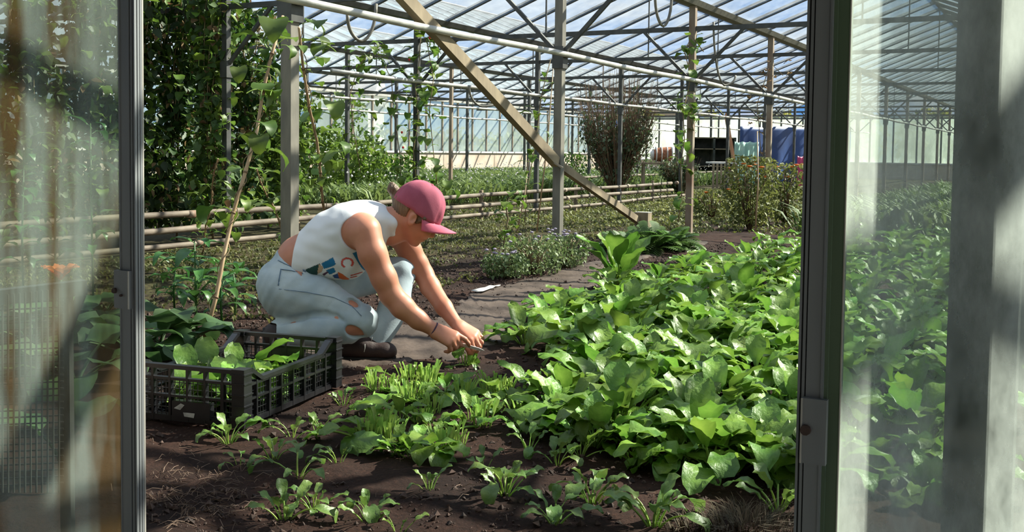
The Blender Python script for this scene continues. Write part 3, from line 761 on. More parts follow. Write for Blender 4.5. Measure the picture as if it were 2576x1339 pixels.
# cut-back plants in front of the person
STK = [leaf_mesh('cut_stalk', M['stalk'], L=0.15, Wd=0.020, pet=0.02, th0=0.02, bend=b_, fold=0.5, wav=0.004, shape='spoon', nu=4, seed=40 + i, cut=c_, petr=0.003)
       for i, (b_, c_) in enumerate([(0.3, 0.45), (0.5, 0.5), (0.2, 0.40), (0.6, 0.55)])]
SMALL = [leaf_mesh('small_leaf', M['seed'], L=l_, Wd=w_, pet=pt_, th0=0.1, bend=bd, fold=0.25, wav=0.005, shape=sh, seed=60 + i, pmat=M['stalk'], petr=0.0026)
         for i, (l_, w_, pt_, bd, sh) in enumerate([(0.075, 0.038, 0.06, 0.9, 'spoon'), (0.065, 0.042, 0.07, 1.5, 'oval'), (0.085, 0.04, 0.05, 1.9, 'oval'), (0.055, 0.03, 0.05, 0.5, 'spoon'), (0.09, 0.05, 0.08, 2.2, 'spoon')])]
cuts = [(945, 985), (985, 985), (1030, 970), (1075, 975), (1030, 1010), (1085, 1035), (1075, 1005), (1235, 990), (1260, 1000), (1215, 1070), (960, 1105), (985, 1110), (930, 1110), (1115, 1135), (1145, 1120), (1060, 1065), (1165, 1010),
        (1300, 1010), (1320, 1060), (1176, 912)]
for px, py in cuts:
    p = gpt(G(px, py))
    t = plant('cut_vegetable_plant', 'leaf vegetable cut back to upright pale stalks in front of the person', 'vegetable', 'freshly cut leaf vegetables', p, STK, 18, rng, rng.uniform(0.62, 0.92) * (.6 if py < 940 else 1), (0.0, 0.30), 0.024, 'stalk')
    for q in range(rng.randint(3, 6)):
        o = link('leaf', rng.choice(BED if rng.random() < 0.35 else SMALL), t)
        az = rng.uniform(0, 6.28); o.rotation_euler = (0, rng.uniform(0.7, 1.25), az); o.rotation_mode = 'XYZ'
        s = rng.uniform(0.5, 0.85); o.scale = (s, s, s); o.location = (0.02 * math.cos(az), 0.02 * math.sin(az), 0.004)
# mid-size plants around the cut ones
for px, py, s in [(1085, 1150, .62), (1040, 1150, .6), (1000, 1145, .5), (1180, 1060, .6), (1330, 1085, .7), (1390, 1065, .72), (1420, 1100, .7), (1500, 1120, .75), (1560, 1100, .8), (1350, 1010, .8), (1280, 1030, .55), (1120, 1000, .55), (955, 1040, .55), (1010, 1065, .55), (1090, 1085, .5), (1460, 1145, .6), (1600, 1140, .75)]:
    p = gpt(G(px, py))
    plant('leafy_green_plant', 'low spreading leaf vegetable among the cut plants before the bed', 'vegetable', 'low leaf vegetables among the cut plants', p, BED, 8, rng, s * .8, (0.1, 0.8), 0.012)
# seedlings on the bare soil
SEEDS = [(575, 1115, 1.35, 10, 'pale seedling right beside the front corner of the black crate'),
         (600, 1170, .7, 4, 'tiny seedling below the crate corner'),
         (690, 1155, 1.15, 9, 'seedling standing between the crate corner and the soil centre'),
         (735, 1105, 1.0, 6, 'whitish-leaved seedling right of the crate corner'),
         (800, 1090, 1.1, 6, 'yellow-green seedling with drooping leaf right of the crate'),
         (865, 1015, 1.0, 7, 'small seedling at the right-hand foot of the crate'),
         (750, 1200, 1.25, 6, 'seedling with one broad dark leaf on bare soil'),
         (850, 1165, .95, 6, 'small sprouting seedling left of the cut plants'),
         (715, 1300, 1.2, 9, 'left tuft of the dark seedling pair at the lower left'),
         (790, 1280, 1.1, 9, 'right tuft of the dark seedling pair at the lower left'),
         (925, 1310, 1.15, 9, 'narrow-leaved seedling at the bottom left of centre'),
         (1080, 1240, .9, 7, 'thin dark seedling alone on the central soil'),
         (1215, 1175, 1.1, 4, 'seedling with two bowed leaves below the cut plants'),
         (1270, 1250, 1.35, 13, 'bushy seedling with whitish leaf tips on the central soil'),
         (1490, 1270, 1.35, 13, 'bushy upright seedling on the soil right of centre'),
         (1395, 1320, 1.25, 9, 'spreading seedling at the bottom centre'),
         (1645, 1330, 1.6, 12, 'tall dark seedling at the bottom right of centre'),
         (1400, 1165, 1.0, 7, 'little seedling left of the front of the bed'),
         (1330, 1135, 1.25, 8, 'wilting seedling with hanging leaves left of the bed'),
         (1600, 1170, 1.1, 8, 'seedling at the front of the bed near the centre'),
         (1960, 1280, 1.7, 9, 'broad-leaved seedling beside the right-hand door frame'),
         (1000, 1345, .9, 4, 'pale seedling leaf at the very bottom edge')]
for px, py, s, n, lab in SEEDS:
    plant('seedling', lab, 'seedling', 'seedlings on the bare soil', gpt(G(px, py)), SMALL, n, rng, s * 0.60, (0.0, 0.55), 0.012)
for px, py, s in ((1790, 1195, 1.0), (1860, 1180, 1.0), (1700, 1165, .9), (1930, 1195, 1.0), (1990, 1170, 1.05)):
    plant('leafy_green_plant', 'leaf vegetable with arching leaves at the front right corner of the bed', 'vegetable', 'front right corner vegetables', gpt(G(px, py)), BED, 11, rng, s * .8, (0.0, 0.95), 0.015)

M['roots'] = mat('dead roots and moss', (0.035, 0.03, 0.014), (0.11, 0.075, 0.04), 25, 0.9)
# a tuft of dead grass and roots at the lower right
def tuft(name, p, n, h, r, material, label, cat, rng, wd=0.0025, lean=0.7, kind=None):
    mb = MB()
    for i in range(n):
        az, rr_ = rng.uniform(0, 6.28), r * math.sqrt(rng.random()); q = Vector((rr_ * math.cos(az), rr_ * math.sin(az), 0))
        d = Vector((math.cos(az + rng.uniform(-1, 1)), math.sin(az + rng.uniform(-1, 1)), 0)); hh = h * rng.uniform(0.5, 1.1); ln = lean * rng.uniform(0.2, 1)
        s = Vector((-d.y, d.x, 0)) * wd
        p1 = q + d * hh * ln * 0.35 + Vector((0, 0, hh * 0.6)); p2 = q + d * hh * ln + Vector((0, 0, hh * (1 - 0.3 * ln)))
        mb.add([q - s, q + s, p1 + s * .8, p1 - s * .8, p2], [(0, 1, 2, 3), (3, 2, 4)])
    return tag(mb.build(name, material, None, True, p), label, cat, None, kind)
tuft('dead_tuft', gpt(G(1880, 1339)), 500, 0.06, 0.10, M['roots'], 'brown clump of dead grass roots at the lower right', 'clump', rng, 0.0012, 1.2)
tuft('dead_tuft', gpt(G(1740, 1335)), 150, 0.045, 0.06, M['roots'], 'small brown tuft of dead roots left of the large dead clump', 'clump', rng, 0.0012, 1.2)

# straw and crumbs on the soil: nobody could count them
mb = MB()
for i in range(420):
    if i < 300: p = G(rng.gauss(500, 90), rng.gauss(1245, 50))
    else: p = G(rng.uniform(380, 2000), rng.uniform(1000, 1339))
    az = rng.uniform(0, 6.28); L_ = rng.uniform(0.01, 0.055); d = Vector((math.cos(az), math.sin(az), 0)) * L_
    z = soil_h(p.x, p.y) + 0.004
    p = Vector((p.x, p.y, z)); m_ = p + d * .5 + Vector((0, 0, rng.uniform(0, 0.012)))
    mb.tube([p, m_, p + d], 0.0007, 3, False)
tag(mb.build('straw', mat('dry straw bits', (0.10, 0.06, 0.04), (0.19, 0.12, 0.08), 20, 0.8)), 'dry straw and root bits scattered on the soil', 'straw', kind='stuff')
mb = MB()
OC = [Vector(v) for v in ((1, 0, 0), (-1, 0, 0), (0, 1, 0), (0, -1, 0), (0, 0, 1), (0, 0, -1))]
OF = [(0, 2, 4), (2, 1, 4), (1, 3, 4), (3, 0, 4), (2, 0, 5), (1, 2, 5), (3, 1, 5), (0, 3, 5)]
def clod(p, r):
    rm = Matrix.Rotation(rng.uniform(0, 6), 3, 'Z') @ Matrix.Rotation(rng.uniform(0, 6), 3, 'X')
    mb.add([p + rm @ (v * r * rng.uniform(0.6, 1.3)) for v in OC], OF)
for i in range(26000):
    aa = 1.7 + 5.8 * rng.random() ** 1.5; bb = rng.uniform(-0.1, 4.4)
    p = W(aa, bb); px = 1288 + 2700 * p.x / p.y
    if px < 330 or px > 2080: continue
    if bb > left_edge(aa) + 0.1 and mnoise.noise(Vector((p.x * 2, p.y * 2, 4))) < -0.2: continue
    r = 0.0025 + 0.009 * rng.random() ** 4
    clod(Vector((p.x, p.y, soil_h(p.x, p.y) + r * 0.3)), r)
for i in range(9000):                                   # leaf litter and crumbs behind the path
    aa = rng.uniform(3.6, 9.5); bb = rng.uniform(2.6, 4.6); p = W(aa, bb); r = 0.003 + 0.010 * rng.random() ** 3
    clod(Vector((p.x, p.y, soil_h(p.x, p.y) + r * 0.3)), r)
tag(mb.build('soil_crumbs', mat('soil crumbs', (0.020, 0.011, 0.008), (0.085, 0.048, 0.036), 40, 0.9)), 'dark crumbs and clods of garden soil', 'soil', kind='stuff')

# ================================================================ picked leaves in the crate
HARV = [leaf_mesh('picked_leaf', M['bed'], L=l_, Wd=w_, pet=pt_, th0=0.1, bend=bd, fold=0.2, wav=0.008, shape='oval', seed=80 + i, pmat=M['stalk'])
        for i, (l_, w_, pt_, bd) in enumerate([(0.15, 0.10, 0.07, 0.9), (0.17, 0.11, 0.05, 1.3), (0.13, 0.10, 0.09, 0.6), (0.16, 0.08, 0.07, 1.6)])]
for i in range(120):
    x = rng.uniform(0.03, LX - 0.03); y = rng.uniform(0.03, LY - 0.03)
    v = rot2((x, y), rz_c) + Vector((C1.x, C1.y, 0.02 + (i / 120) * 0.062))
    cx = rot2((LX / 2 - x, LY / 2 - y), rz_c)
    o = link('picked_leaf', rng.choice(HARV)); o.location = v
    az = math.atan2(cx.y, cx.x) + rng.uniform(-0.8, 0.8)
    o.rotation_euler = (Matrix.Rotation(az, 3, 'Z') @ Matrix.Rotation(rng.uniform(0.7, 1.5), 3, 'Y') @ Matrix.Rotation(rng.uniform(-1, 1), 3, 'Z')).to_euler()
    s = rng.uniform(0.55, 0.95); o.scale = (s, s, s)
    tag(o, 'freshly picked green leaf lying in the black crate', 'leaf', 'picked leaves in the crate')
for i, (px, py, d, s, az) in enumerate([(490, 960, 3.35, 1.0, 2.6), (535, 955, 3.40, 1.05, 2.2), (625, 945, 3.55, 1.25, 0.2), (590, 950, 3.5, 0.9, 1.8), (560, 955, 3.45, .8, 2.9)]):
    o = link('picked_leaf', HARV[2 if i % 2 else 0]); o.location = at(px, py + 15, d)
    o.rotation_euler = (Matrix.Rotation(az, 3, 'Z') @ Matrix.Rotation(0.35, 3, 'Y') @ Matrix.Rotation(rng.uniform(-.6, .6), 3, 'Z')).to_euler()
    o.scale = (s * .8,) * 3
    tag(o, 'broad rounded green leaf standing up in the middle of the black crate', 'leaf', 'upright leaves in the crate')

# ================================================================ beans on canes by the near post
HEART = [leaf_mesh('bean_leaf', M['bean'], L=0.10, Wd=0.085, pet=0.05, th0=0.3, bend=b_, fold=f_, wav=0.004, shape='heart', nu=6, seed=100 + i, petr=0.0018, pmat=M['stalk'])
         for i, (b_, f_) in enumerate([(1.6, 0.15), (2.3, 0.2), (1.0, 0.1), (2.8, 0.25)])]
def put_leaf(t, p, rng, s, meshes, az=None, tl=None):
    o = link('leaf', rng.choice(meshes), t); o.location = p - t.location
    az = rng.uniform(0, 6.28) if az is None else az; tl = rng.uniform(0.1, 1.3) if tl is None else tl
    o.rotation_euler = (Matrix.Rotation(az, 3, 'Z') @ Matrix.Rotation(tl, 3, 'Y')).to_euler(); o.scale = (s, s, s); return o
def cane_bean(base, topp, label, leaves, r=0.008, tw=True, wob=0.01):
    t = thing('climbing_bean', label, 'bean plant', base)
    d = topp - base
    pts = [d * (i / 8) + Vector((wob * math.sin(i * 1.7), wob * math.cos(i * 2.3), 0)) * (1 if 0 < i < 8 else 0) for i in range(9)]
    c = MB().tube(pts, [r * (1 - 0.3 * i / 8) for i in range(9)], 8).build('cane', M['cane'], t, True)
    for i in (1, 3, 4, 6, 7):
        MB().tube([pts[i] - d.normalized() * 0.004, pts[i] + d.normalized() * 0.004], r * 1.12, 8).build('cane_node', M['twig'], c, True)
    if tw:
        sp = []
        s1 = d.cross(Vector((0, 1, 0))).normalized(); s2 = d.cross(s1).normalized()
        for i in range(90):
            f = i / 89; sp.append(d * f + (s1 * math.cos(f * 60) + s2 * math.sin(f * 60)) * (r * 1.6))
        MB().tube(sp, 0.0022, 5).build('vine', M['vine'], t, True)
    for px, py, s in leaves:
        dep = (base.y + topp.y) / 2 + rng.uniform(-0.12, 0.08)
        put_leaf(t, at(px, py, dep), rng, s * 1.35, HEART)
    for k in range(14):
        put_leaf(t, base + d * rng.uniform(.25, 1) + Vector((rng.gauss(0, .03), rng.gauss(0, .03), 0)), rng, rng.uniform(.4, .9), HEART)
    return t
B1 = gpt(G(512, 856))
cane_bean(B1, at(712, 40, 5.0), 'leaning bamboo cane twined with bean vine left of the near post',
    [(690, 60, 1.1), (668, 80, 1.15), (672, 120, 1.0), (700, 110, .8), (650, 165, .8), (640, 185, .7), (600, 170, .7), (620, 235, .9), (655, 250, .95), (680, 240, .8), (640, 330, .9), (660, 340, .8), (655, 380, .9), (625, 365, .7), (600, 345, .8), (640, 400, .7), (570, 455, .8), (545, 520, .8), (570, 540, .75), (620, 535, .8), (560, 505, .7)], 0.010)
B2 = gpt(G(842, 690))
cane_bean(B2, at(752, 70, 5.1), 'leaning bamboo cane with large bean leaves right of the near post',
    [(790, 75, 1.1), (830, 110, 1.3), (845, 130, 1.2), (800, 150, .8), (735, 75, 1.0), (760, 60, .9), (780, 100, .9), (820, 260, 1.1), (840, 290, 1.25), (790, 280, .7), (860, 350, 1.0), (885, 375, 1.1), (865, 405, .9), (835, 370, .8), (800, 460, .8), (780, 465, .7), (850, 420, .8), (790, 210, .6)], 0.009)
cane_bean(gpt(G(508, 640)), at(548, 400, 6.0), 'thin bean cane behind the leaning bamboo near the low pipes', [(520, 470, .9), (560, 470, 1.0), (540, 540, .8), (525, 590, .7), (560, 440, .9), (505, 500, .7)], 0.006)
cane_bean(gpt(G(738, 640)), at(645, 425, 6.0), 'thin withered bean cane leaning beside the near post', [(660, 440, .9), (640, 430, .8), (690, 500, .6), (700, 540, .5), (670, 470, .7), (650, 500, .8)], 0.006)

# ================================================================ tall bean hedge behind the low pipes
def leaf_cloud(name, material, t, n, fn, size, rng, sub='stuff', tri=6):
    """many small folded leaves joined into one foliage part"""
    vs, fs = [], []
    for i in range(n):
        p = fn(); s = size * rng.uniform(0.55, 1.25)
        az, tl, ro = rng.uniform(0, 6.28), rng.uniform(-0.2, 1.5), rng.uniform(-0.8, 0.8)
        m_ = Matrix.Rotation(az, 3, 'Z') @ Matrix.Rotation(tl, 3, 'Y') @ Matrix.Rotation(ro, 3, 'X')
        o = len(vs)
        for q in ((0, 0, 0), (.35, .36, .10), (.35, 0, -.02), (.35, -.36, .10), (.8, .22, .02), (.8, -.22, .02), (1.05, 0, -.12)):
            w = m_ @ Vector(q) * s + p; vs.append((w.x, w.y, w.z))
        fs += [(o, o + 2, o + 1), (o, o + 3, o + 2), (o + 1, o + 2, o + 6, o + 4), (o + 2, o + 3, o + 5, o + 6)]
    ob = MB().add(vs, fs).build(name, material, t, True)
    if sub: ob['kind'] = sub
    return ob
def hedge_plant(a, b, h, w, label, dark, nst, nleaf, nobj):
    t = thing('runner_bean', label, 'bean plant', W(a, b, 0), 0, 'runner beans in the hedge')
    MB().tube([(0, 0, -0.05), (0.02, 0.01, h * .5), (0.0, 0.0, h)], 0.010, 6).build('pole', M['vine'], t, True)
    for k in range(nst):
        az = rng.uniform(0, 6.28)
        pts = [Vector((w * .5 * f * math.cos(az + f * 2), w * .5 * f * math.sin(az + f * 2), h * f * 0.97)) for f in np.linspace(0, 1, 9)]
        MB().tube(pts, 0.004, 5).build('stem', M['vine'], t, True)
    def rp():
        z = h * (0.06 + 0.96 * rng.random()); ww = w * (0.75 + 0.3 * math.sin(z * 3 + a))
        r_ = ww * math.sqrt(rng.random()); az = rng.uniform(0, 6.28)
        return Vector((r_ * math.cos(az), r_ * math.sin(az), z))
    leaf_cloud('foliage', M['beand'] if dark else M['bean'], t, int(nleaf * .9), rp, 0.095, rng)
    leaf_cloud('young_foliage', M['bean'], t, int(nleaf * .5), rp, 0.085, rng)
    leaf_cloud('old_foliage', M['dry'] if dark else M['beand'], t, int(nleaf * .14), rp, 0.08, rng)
    for k in range(nobj):
        p = rp(); f = Vector((0.2, -0.9, 0)).normalized() * w * rng.uniform(0.4, .95); q = Vector((rng.uniform(-w, w) * .8, f.y, p.z))
        put_leaf(t, W(a, b, 0) + q, rng, rng.uniform(0.8, 1.3), HEART)
    return t
HL = ['tall dark runner bean plant seen through the left glass door', 'tall dark runner bean plant nearest the left door frame', 'tall dark bean plant in the thick of the hedge', 'tall bean plant in the hedge behind the leaning cane', 'tall loose bean plant left of the near post', 'bushy bean plant directly behind the near post']
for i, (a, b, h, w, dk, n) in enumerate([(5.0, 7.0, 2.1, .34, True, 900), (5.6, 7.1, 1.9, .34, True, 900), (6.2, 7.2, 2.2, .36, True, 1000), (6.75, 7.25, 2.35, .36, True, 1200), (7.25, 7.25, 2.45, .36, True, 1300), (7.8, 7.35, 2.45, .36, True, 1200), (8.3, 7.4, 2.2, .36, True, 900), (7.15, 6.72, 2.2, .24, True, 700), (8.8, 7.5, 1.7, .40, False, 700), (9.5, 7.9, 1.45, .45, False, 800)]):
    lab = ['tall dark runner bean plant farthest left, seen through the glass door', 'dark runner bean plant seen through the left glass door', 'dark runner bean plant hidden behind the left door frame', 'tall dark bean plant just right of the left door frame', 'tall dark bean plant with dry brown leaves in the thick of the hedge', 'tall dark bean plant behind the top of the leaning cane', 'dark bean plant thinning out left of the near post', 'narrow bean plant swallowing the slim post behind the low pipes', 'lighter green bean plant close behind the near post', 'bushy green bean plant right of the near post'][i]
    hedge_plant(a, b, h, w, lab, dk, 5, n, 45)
# lower lush plants right of the hedge
def bush(name, px, py, h, w, label, cat, material, n, size, rng, stems=6, nobj=0, meshes=None, group=None, z0=0.05, sm=None, shape=0.7):
    p = G(px, py); t = thing(name, label, cat, (p.x, p.y, 0), 0, group)
    for k in range(stems):
        az = rng.uniform(0, 6.28); rr_ = w * rng.uniform(.2, .8)
        MB().tube([(0.02 * math.cos(az), 0.02 * math.sin(az), -0.03), (rr_ * .4 * math.cos(az), rr_ * .4 * math.sin(az), h * .5), (rr_ * math.cos(az), rr_ * math.sin(az), h * rng.uniform(.75, .98))], [0.008, 0.006, 0.002], 5).build('stem', sm or M['vine'], t, True)
    def rp():
        z = z0 + (h - z0) * rng.random(); f = z / h; ww = w * max(0.12, (1 - abs(f - 0.6) ** 1.5 * 1.2)) if shape < 1 else w * (0.35 + .65 * math.sin(math.pi * min(1, f * .9 + .1)))
        r_ = ww * math.sqrt(rng.random()); az = rng.uniform(0, 6.28)
        return Vector((r_ * math.cos(az), r_ * math.sin(az), z))
    leaf_cloud('foliage', material, t, n, rp, size, rng)
    for k in range(nobj):
        put_leaf(t, t.location + rp() * 1.05, rng, rng.uniform(0.7, 1.2), meshes or HEART)
    return t
bush('broad_bean', 800, 508, 1.15, .55, 'lush green bean bush behind the near post and low pipes', 'plant', M['bean'], 900, .10, rng, 7, 30)
bush('broad_bean', 900, 500, 1.0, .55, 'lush green bean bush left of the pink cap', 'plant', M['bean'], 900, .10, rng, 7, 30)
bush('broad_bean', 690, 512, 1.4, .55, 'lush bean bush behind the foot of the hedge', 'plant', M['bean'], 900, .10, rng, 7, 25)
bush('broad_bean', 985, 490, .75, .5, 'low green bean bush just behind the pink cap', 'plant', M['bean'], 700, .09, rng, 6, 20)
bush('tall_herb', 880, 470, 2.0, .5, 'tall loose green herb between the near post and the vine-wrapped post', 'plant', M['bean'], 420, .10, rng, 8, 15)

# vines climbing posts and strings
def vine(px_list, depth, label, n, s, mesh_list, spreadpx=26, flowers=0):
    p0 = at(*px_list[0], depth)
    t = thing('climbing_vine', label, 'vine', p0)
    pts = [at(x, y, depth) - p0 for x, y in px_list]
    MB().tube(pts, 0.005, 5).build('vine', M['vine'], t, True)
    for i in range(n):
        f = rng.random() * (len(px_list) - 1); k = int(f); f -= k
        x = px_list[k][0] * (1 - f) + px_list[k + 1][0] * f; y = px_list[k][1] * (1 - f) + px_list[k + 1][1] * f
        put_leaf(t, at(x + rng.gauss(0, spreadpx), y + rng.gauss(0, 10), depth + rng.uniform(-.15, .15)), rng, s * rng.uniform(.7, 1.25), mesh_list)
    for i in range(flowers):
        x, y = rng.choice(px_list)
        o = MB().tube([(0, 0, 0), (0, 0, .02), (0, 0, .03)], [.004, .016, .004], 6).build('flower', M['red'], t, True); o.location = at(x + rng.gauss(0, 20), y + rng.gauss(0, 30), depth - .12) - p0
    return t
dv = W(POST_A[2], ROWS[3]).y
vine([(1048, 470), (1040, 380), (1052, 300), (1045, 220), (1055, 150), (1060, 70)], dv - .1, 'bean vine winding up the slim post above the pink cap', 60, 1.25, HEART, 24, 3)
vine([(1100, 470), (1090, 380), (1080, 280), (1090, 200), (1075, 110), (1060, 80)], dv - .2, 'bean vine climbing a string right of the vine-wrapped post', 30, 1.2, HEART, 18, 2)
vine([(1010, 470), (1005, 380), (990, 280), (985, 200), (960, 150), (940, 110)], dv - .1, 'bean vine climbing a string left of the vine-wrapped post', 34, 1.15, HEART, 22)
vine([(905, 420), (890, 330), (880, 240), (900, 170), (930, 130), (960, 120)], dv - .9, 'loose bean vine reaching up right of the near post', 34, 1.1, HEART, 26)
d3 = W(POST_A[2], ROWS[2]).y
vine([(1745, 330), (1725, 260), (1738, 190), (1722, 130), (1740, 90), (1770, 130)], d3 - .08, 'green vine high on the brown post right of the timber stump', 26, 1.0, HEART, 9)
vine([(1706, 560), (1715, 480), (1712, 420), (1722, 350), (1718, 280), (1728, 240)], d3 - .3, 'green vine climbing a string left of the brown post', 34, 1.0, HEART, 9)
vine([(1320, 560), (1325, 480), (1340, 400), (1352, 320), (1362, 240), (1385, 150)], 10.8, 'thin vine on canes left of the braced post', 24, 1.0, HEART, 9)
d4 = W(POST_A[3], ROWS[2]).y
vine([(1915, 400), (1910, 330), (1905, 260), (1925, 200), (1940, 160), (1970, 190)], d4 - .1, 'dry brown vine up the post behind the orange-flowered bush', 20, 1.0, [leaf_mesh('dry_leaf', M['dry'], L=.08, Wd=.05, pet=.03, seed=201, shape='heart', nu=4)], 12)
for x0, y0, x1, y1, lab in [(1350, 560, 1395, 130, 'thin cane leaning against the braced post'), (1300, 560, 1330, 400, 'short thin cane left of the braced post'), (1900, 420, 1905, 330, 'brown cane behind the orange-flowered bush')]:
    b0 = G(x0, 585); tp = at(x1, y1, b0.y + .2)
    tag(MB().tube([(0, 0, 0), (tp - b0) * .5 + Vector((.02, 0, 0)), tp - b0], [.009, .008, .006], 6).build('garden_cane', M['cane'], None, True, b0), lab, 'cane')

# ================================================================ shrubs and flowers
def twiggy(px, py, h, w, label, n_tw, n_lf, rng, trunk=True):
    p = G(px, py); t = thing('twiggy_shrub', label, 'shrub', (p.x, p.y, 0))
    mb = MB(); tips = []
    for k in range(n_tw):
        az = rng.uniform(0, 6.28); rr_ = w * math.sqrt(rng.random()); hh = h * rng.uniform(.55, 1.0) * (1 - .18 * (rr_ / w) ** 2)
        c = Vector((rr_ * math.cos(az), rr_ * math.sin(az), hh)); b0 = Vector((.08 * math.cos(az), .08 * math.sin(az), .25 * h * rng.random() + .02))
        md = b0.lerp(c, .5) + Vector((math.cos(az), math.sin(az), 0)) * w * .14
        mb.tube([b0, md, c], [.008, .005, .002], 4, False); tips.append((b0, md, c))
    ob = mb.build('twigs', M['twig'], t, True); ob['kind'] = 'stuff'
    MB().tube([(0, 0, -.05), (0.02, 0, h * .12), (0, 0, h * .26)], [.10, .075, .06], 8).build('trunk', M['twig'], t, True)
    def rp():
        b0, md, c = rng.choice(tips); f = rng.random() ** 0.8 * .8
        q = b0.lerp(md, f * 2) if f < .5 else md.lerp(c, f * 2 - 1)
        return q + Vector((rng.gauss(0, .05), rng.gauss(0, .05), rng.gauss(0, .05)))
    leaf_cloud('foliage', M['shrubleaf'], t, n_lf, rp, .075, rng)
    return t
twiggy(1550, 492, 2.6, .85, 'big twiggy shrub with bare reddish tips right of the braced post', 420, 2600, rng)
twiggy(1712, 490, .95, .45, 'dark rounded shrub behind the foot of the brown post', 120, 1100, rng)
bush('leafy_shrub', 1440, 470, .8, .5, 'low green shrub left of the big twiggy shrub', 'shrub', M['bean'], 600, .08, rng)
bush('leafy_shrub', 1655, 470, .8, .5, 'low grey-green shrub right of the big twiggy shrub', 'shrub', M['herb'], 600, .07, rng)
def flower_bush(px, py, h, w, label, nl, nf):
    t = bush('marigold_bush', px, py, h, w, label, 'flower bush', M['grass'], nl, .05, rng, 16, sm=M['twig'])
    fl = MB().tube([(0, 0, 0), (0, 0, .012), (0, 0, .02)], [.010, .040, .014], 8).mesh('flower', M['orange'], True)
    for k in range(nf):
        az = rng.uniform(0, 6.28); r_ = w * math.sqrt(rng.random()); o = link('flower', fl, t)
        o.location = (r_ * math.cos(az), r_ * math.sin(az), h * rng.uniform(.7, 1.02))
    return t
flower_bush(1885, 572, .80, .36, 'orange-flowered bush standing beside the right-hand door frame', 1500, 9)
flower_bush(1975, 560, .72, .34, 'lower orange-flowered bush half hidden by the right-hand door frame', 1000, 10)
flower_bush(1790, 545, .35, .35, 'low weedy flower clump right of the brown post', 500, 3)
# herbs at the post foot, feathery plant by the stump, little weeds
for px, py, w, h, lab in [(1345, 690, .26, .26, 'feathery grey-green herb at the foot of the braced post'), (1425, 672, .2, .24, 'feathery herb with lilac flowers right of the braced post'), (1270, 700, .16, .16, 'low grey-green herb at the path edge left of the braced post')]:
    t = bush('feathery_herb', px, py, h, w, lab, 'herb', M['herb'], 900, .026, rng, 14, z0=.02)
    fl = MB().tube([(0, 0, 0), (0, 0, .008), (0, 0, .014)], [.004, .016, .006], 6).mesh('flower', M['lilac'], True)
    for k in range(12):
        o = link('flower', fl, t); o.location = (rng.uniform(-w, w) * .8, rng.uniform(-w, w) * .8, h * rng.uniform(.85, 1.1))
def frond_mesh(L, bend, seed):
    rr = random.Random(seed); mb = MB(); pts = []; x = z = 0.0; n = 14
    for k in range(n + 1):
        th = .25 + bend * (k / n) ** 1.3; pts.append((Vector((x, 0, z)), th)); x += math.sin(th) * L / n; z += math.cos(th) * L / n
    mb.tube([p for p, _ in pts], [.0025 * (1 - .8 * k / n) for k in range(n + 1)], 4, False)
    for k in range(3, n):
        p, th = pts[k]; l_ = L * .26 * math.sin(math.pi * (k - 2) / (n - 1)) ** .7 + .008
        d = Vector((math.sin(th), 0, math.cos(th)))
        for sd in (-1, 1):
            e = p + Vector((0, sd, 0)) * l_ + d * l_ * .55 + Vector((0, 0, -.12 * l_)); w_ = d * (l_ * .20)
            m_ = p.lerp(e, .5)
            mb.add([p, m_ - w_, e, m_ + w_ + Vector((0, 0, .1 * l_))], [(0, 1, 2, 3)])
    return mb.mesh('frond', M['frond'], True)
M['frond'] = mat('soft green frond', (0.06, 0.13, 0.03), (0.14, 0.24, 0.06), 12, 0.55, objrand=.2, transl=.35)
FERNS = [frond_mesh(.24, b_, i) for i, b_ in enumerate((.9, 1.3, 1.7))]
for px, py, s, lab in [(1640, 632, 1.25, 'green frond plant at the foot of the timber stump'), (1570, 632, 1.0, 'dark low frond plant left of the timber stump'), (1690, 628, 1.1, 'green frond plant right of the timber stump')]:
    plant('frond_plant', lab, 'plant', None, gpt(G(px, py)), FERNS, 34, rng, s * 1.1, (.0, 1.0), .03, 'frond')
vine([(1265, 640), (1270, 590), (1278, 550), (1272, 520), (1280, 500), (1290, 490)], 7.4, 'slender green weed standing right of the cap visor', 36, .7, HEART, 16)
# pepper and squash plants at the left
PEP = [leaf_mesh('pointed_leaf', M['pepper'], L=l_, Wd=l_ * .42, pet=.03, th0=.5, bend=b_, fold=.25, wav=.004, shape='lance', nu=6, seed=320 + i, petr=.002) for i, (l_, b_) in enumerate([(.13, 1.0), (.15, 1.4), (.11, 1.8)])]
SQ = [leaf_mesh('broad_leaf', M['squash'], L=l_, Wd=l_ * 1.05, pet=.13, th0=.25, bend=b_, fold=.22, wav=.012, shape='heart', nu=7, seed=340 + i, petr=.005) for i, (l_, b_) in enumerate([(.17, 1.6), (.19, 2.0), (.15, 1.3)])]
def pepper(px, py, h, lab, n):
    t = plant('pepper_plant', lab, 'plant', None, gpt(G(px, py)), PEP, 0, rng)
    MB().tube([(0, 0, -.02), (.01, 0, h * .5), (0, .01, h)], [.006, .005, .003], 6).build('stem', M['pepper'], t, True)
    for i in range(n):
        z = h * (0.25 + .75 * (i + 1) / n); o = link('leaf', rng.choice(PEP), t); o.location = (0, 0, z)
        o.rotation_euler = (Matrix.Rotation(i * 2.4, 3, 'Z') @ Matrix.Rotation(rng.uniform(.2, .9), 3, 'Y')).to_euler(); s = rng.uniform(.75, 1.2); o.scale = (s, s, s)
pepper(495, 835, .42, 'young pointed-leaf plant left of the leaning bamboo cane', 18)
pepper(560, 830, .30, 'young pointed-leaf plant right of the leaning bamboo cane', 14)
pepper(590, 800, .24, 'small pointed-leaf plant behind the foot of the bamboo cane', 10)
pepper(440, 800, .30, 'young pointed-leaf plant behind the broad-leaved squash', 14)
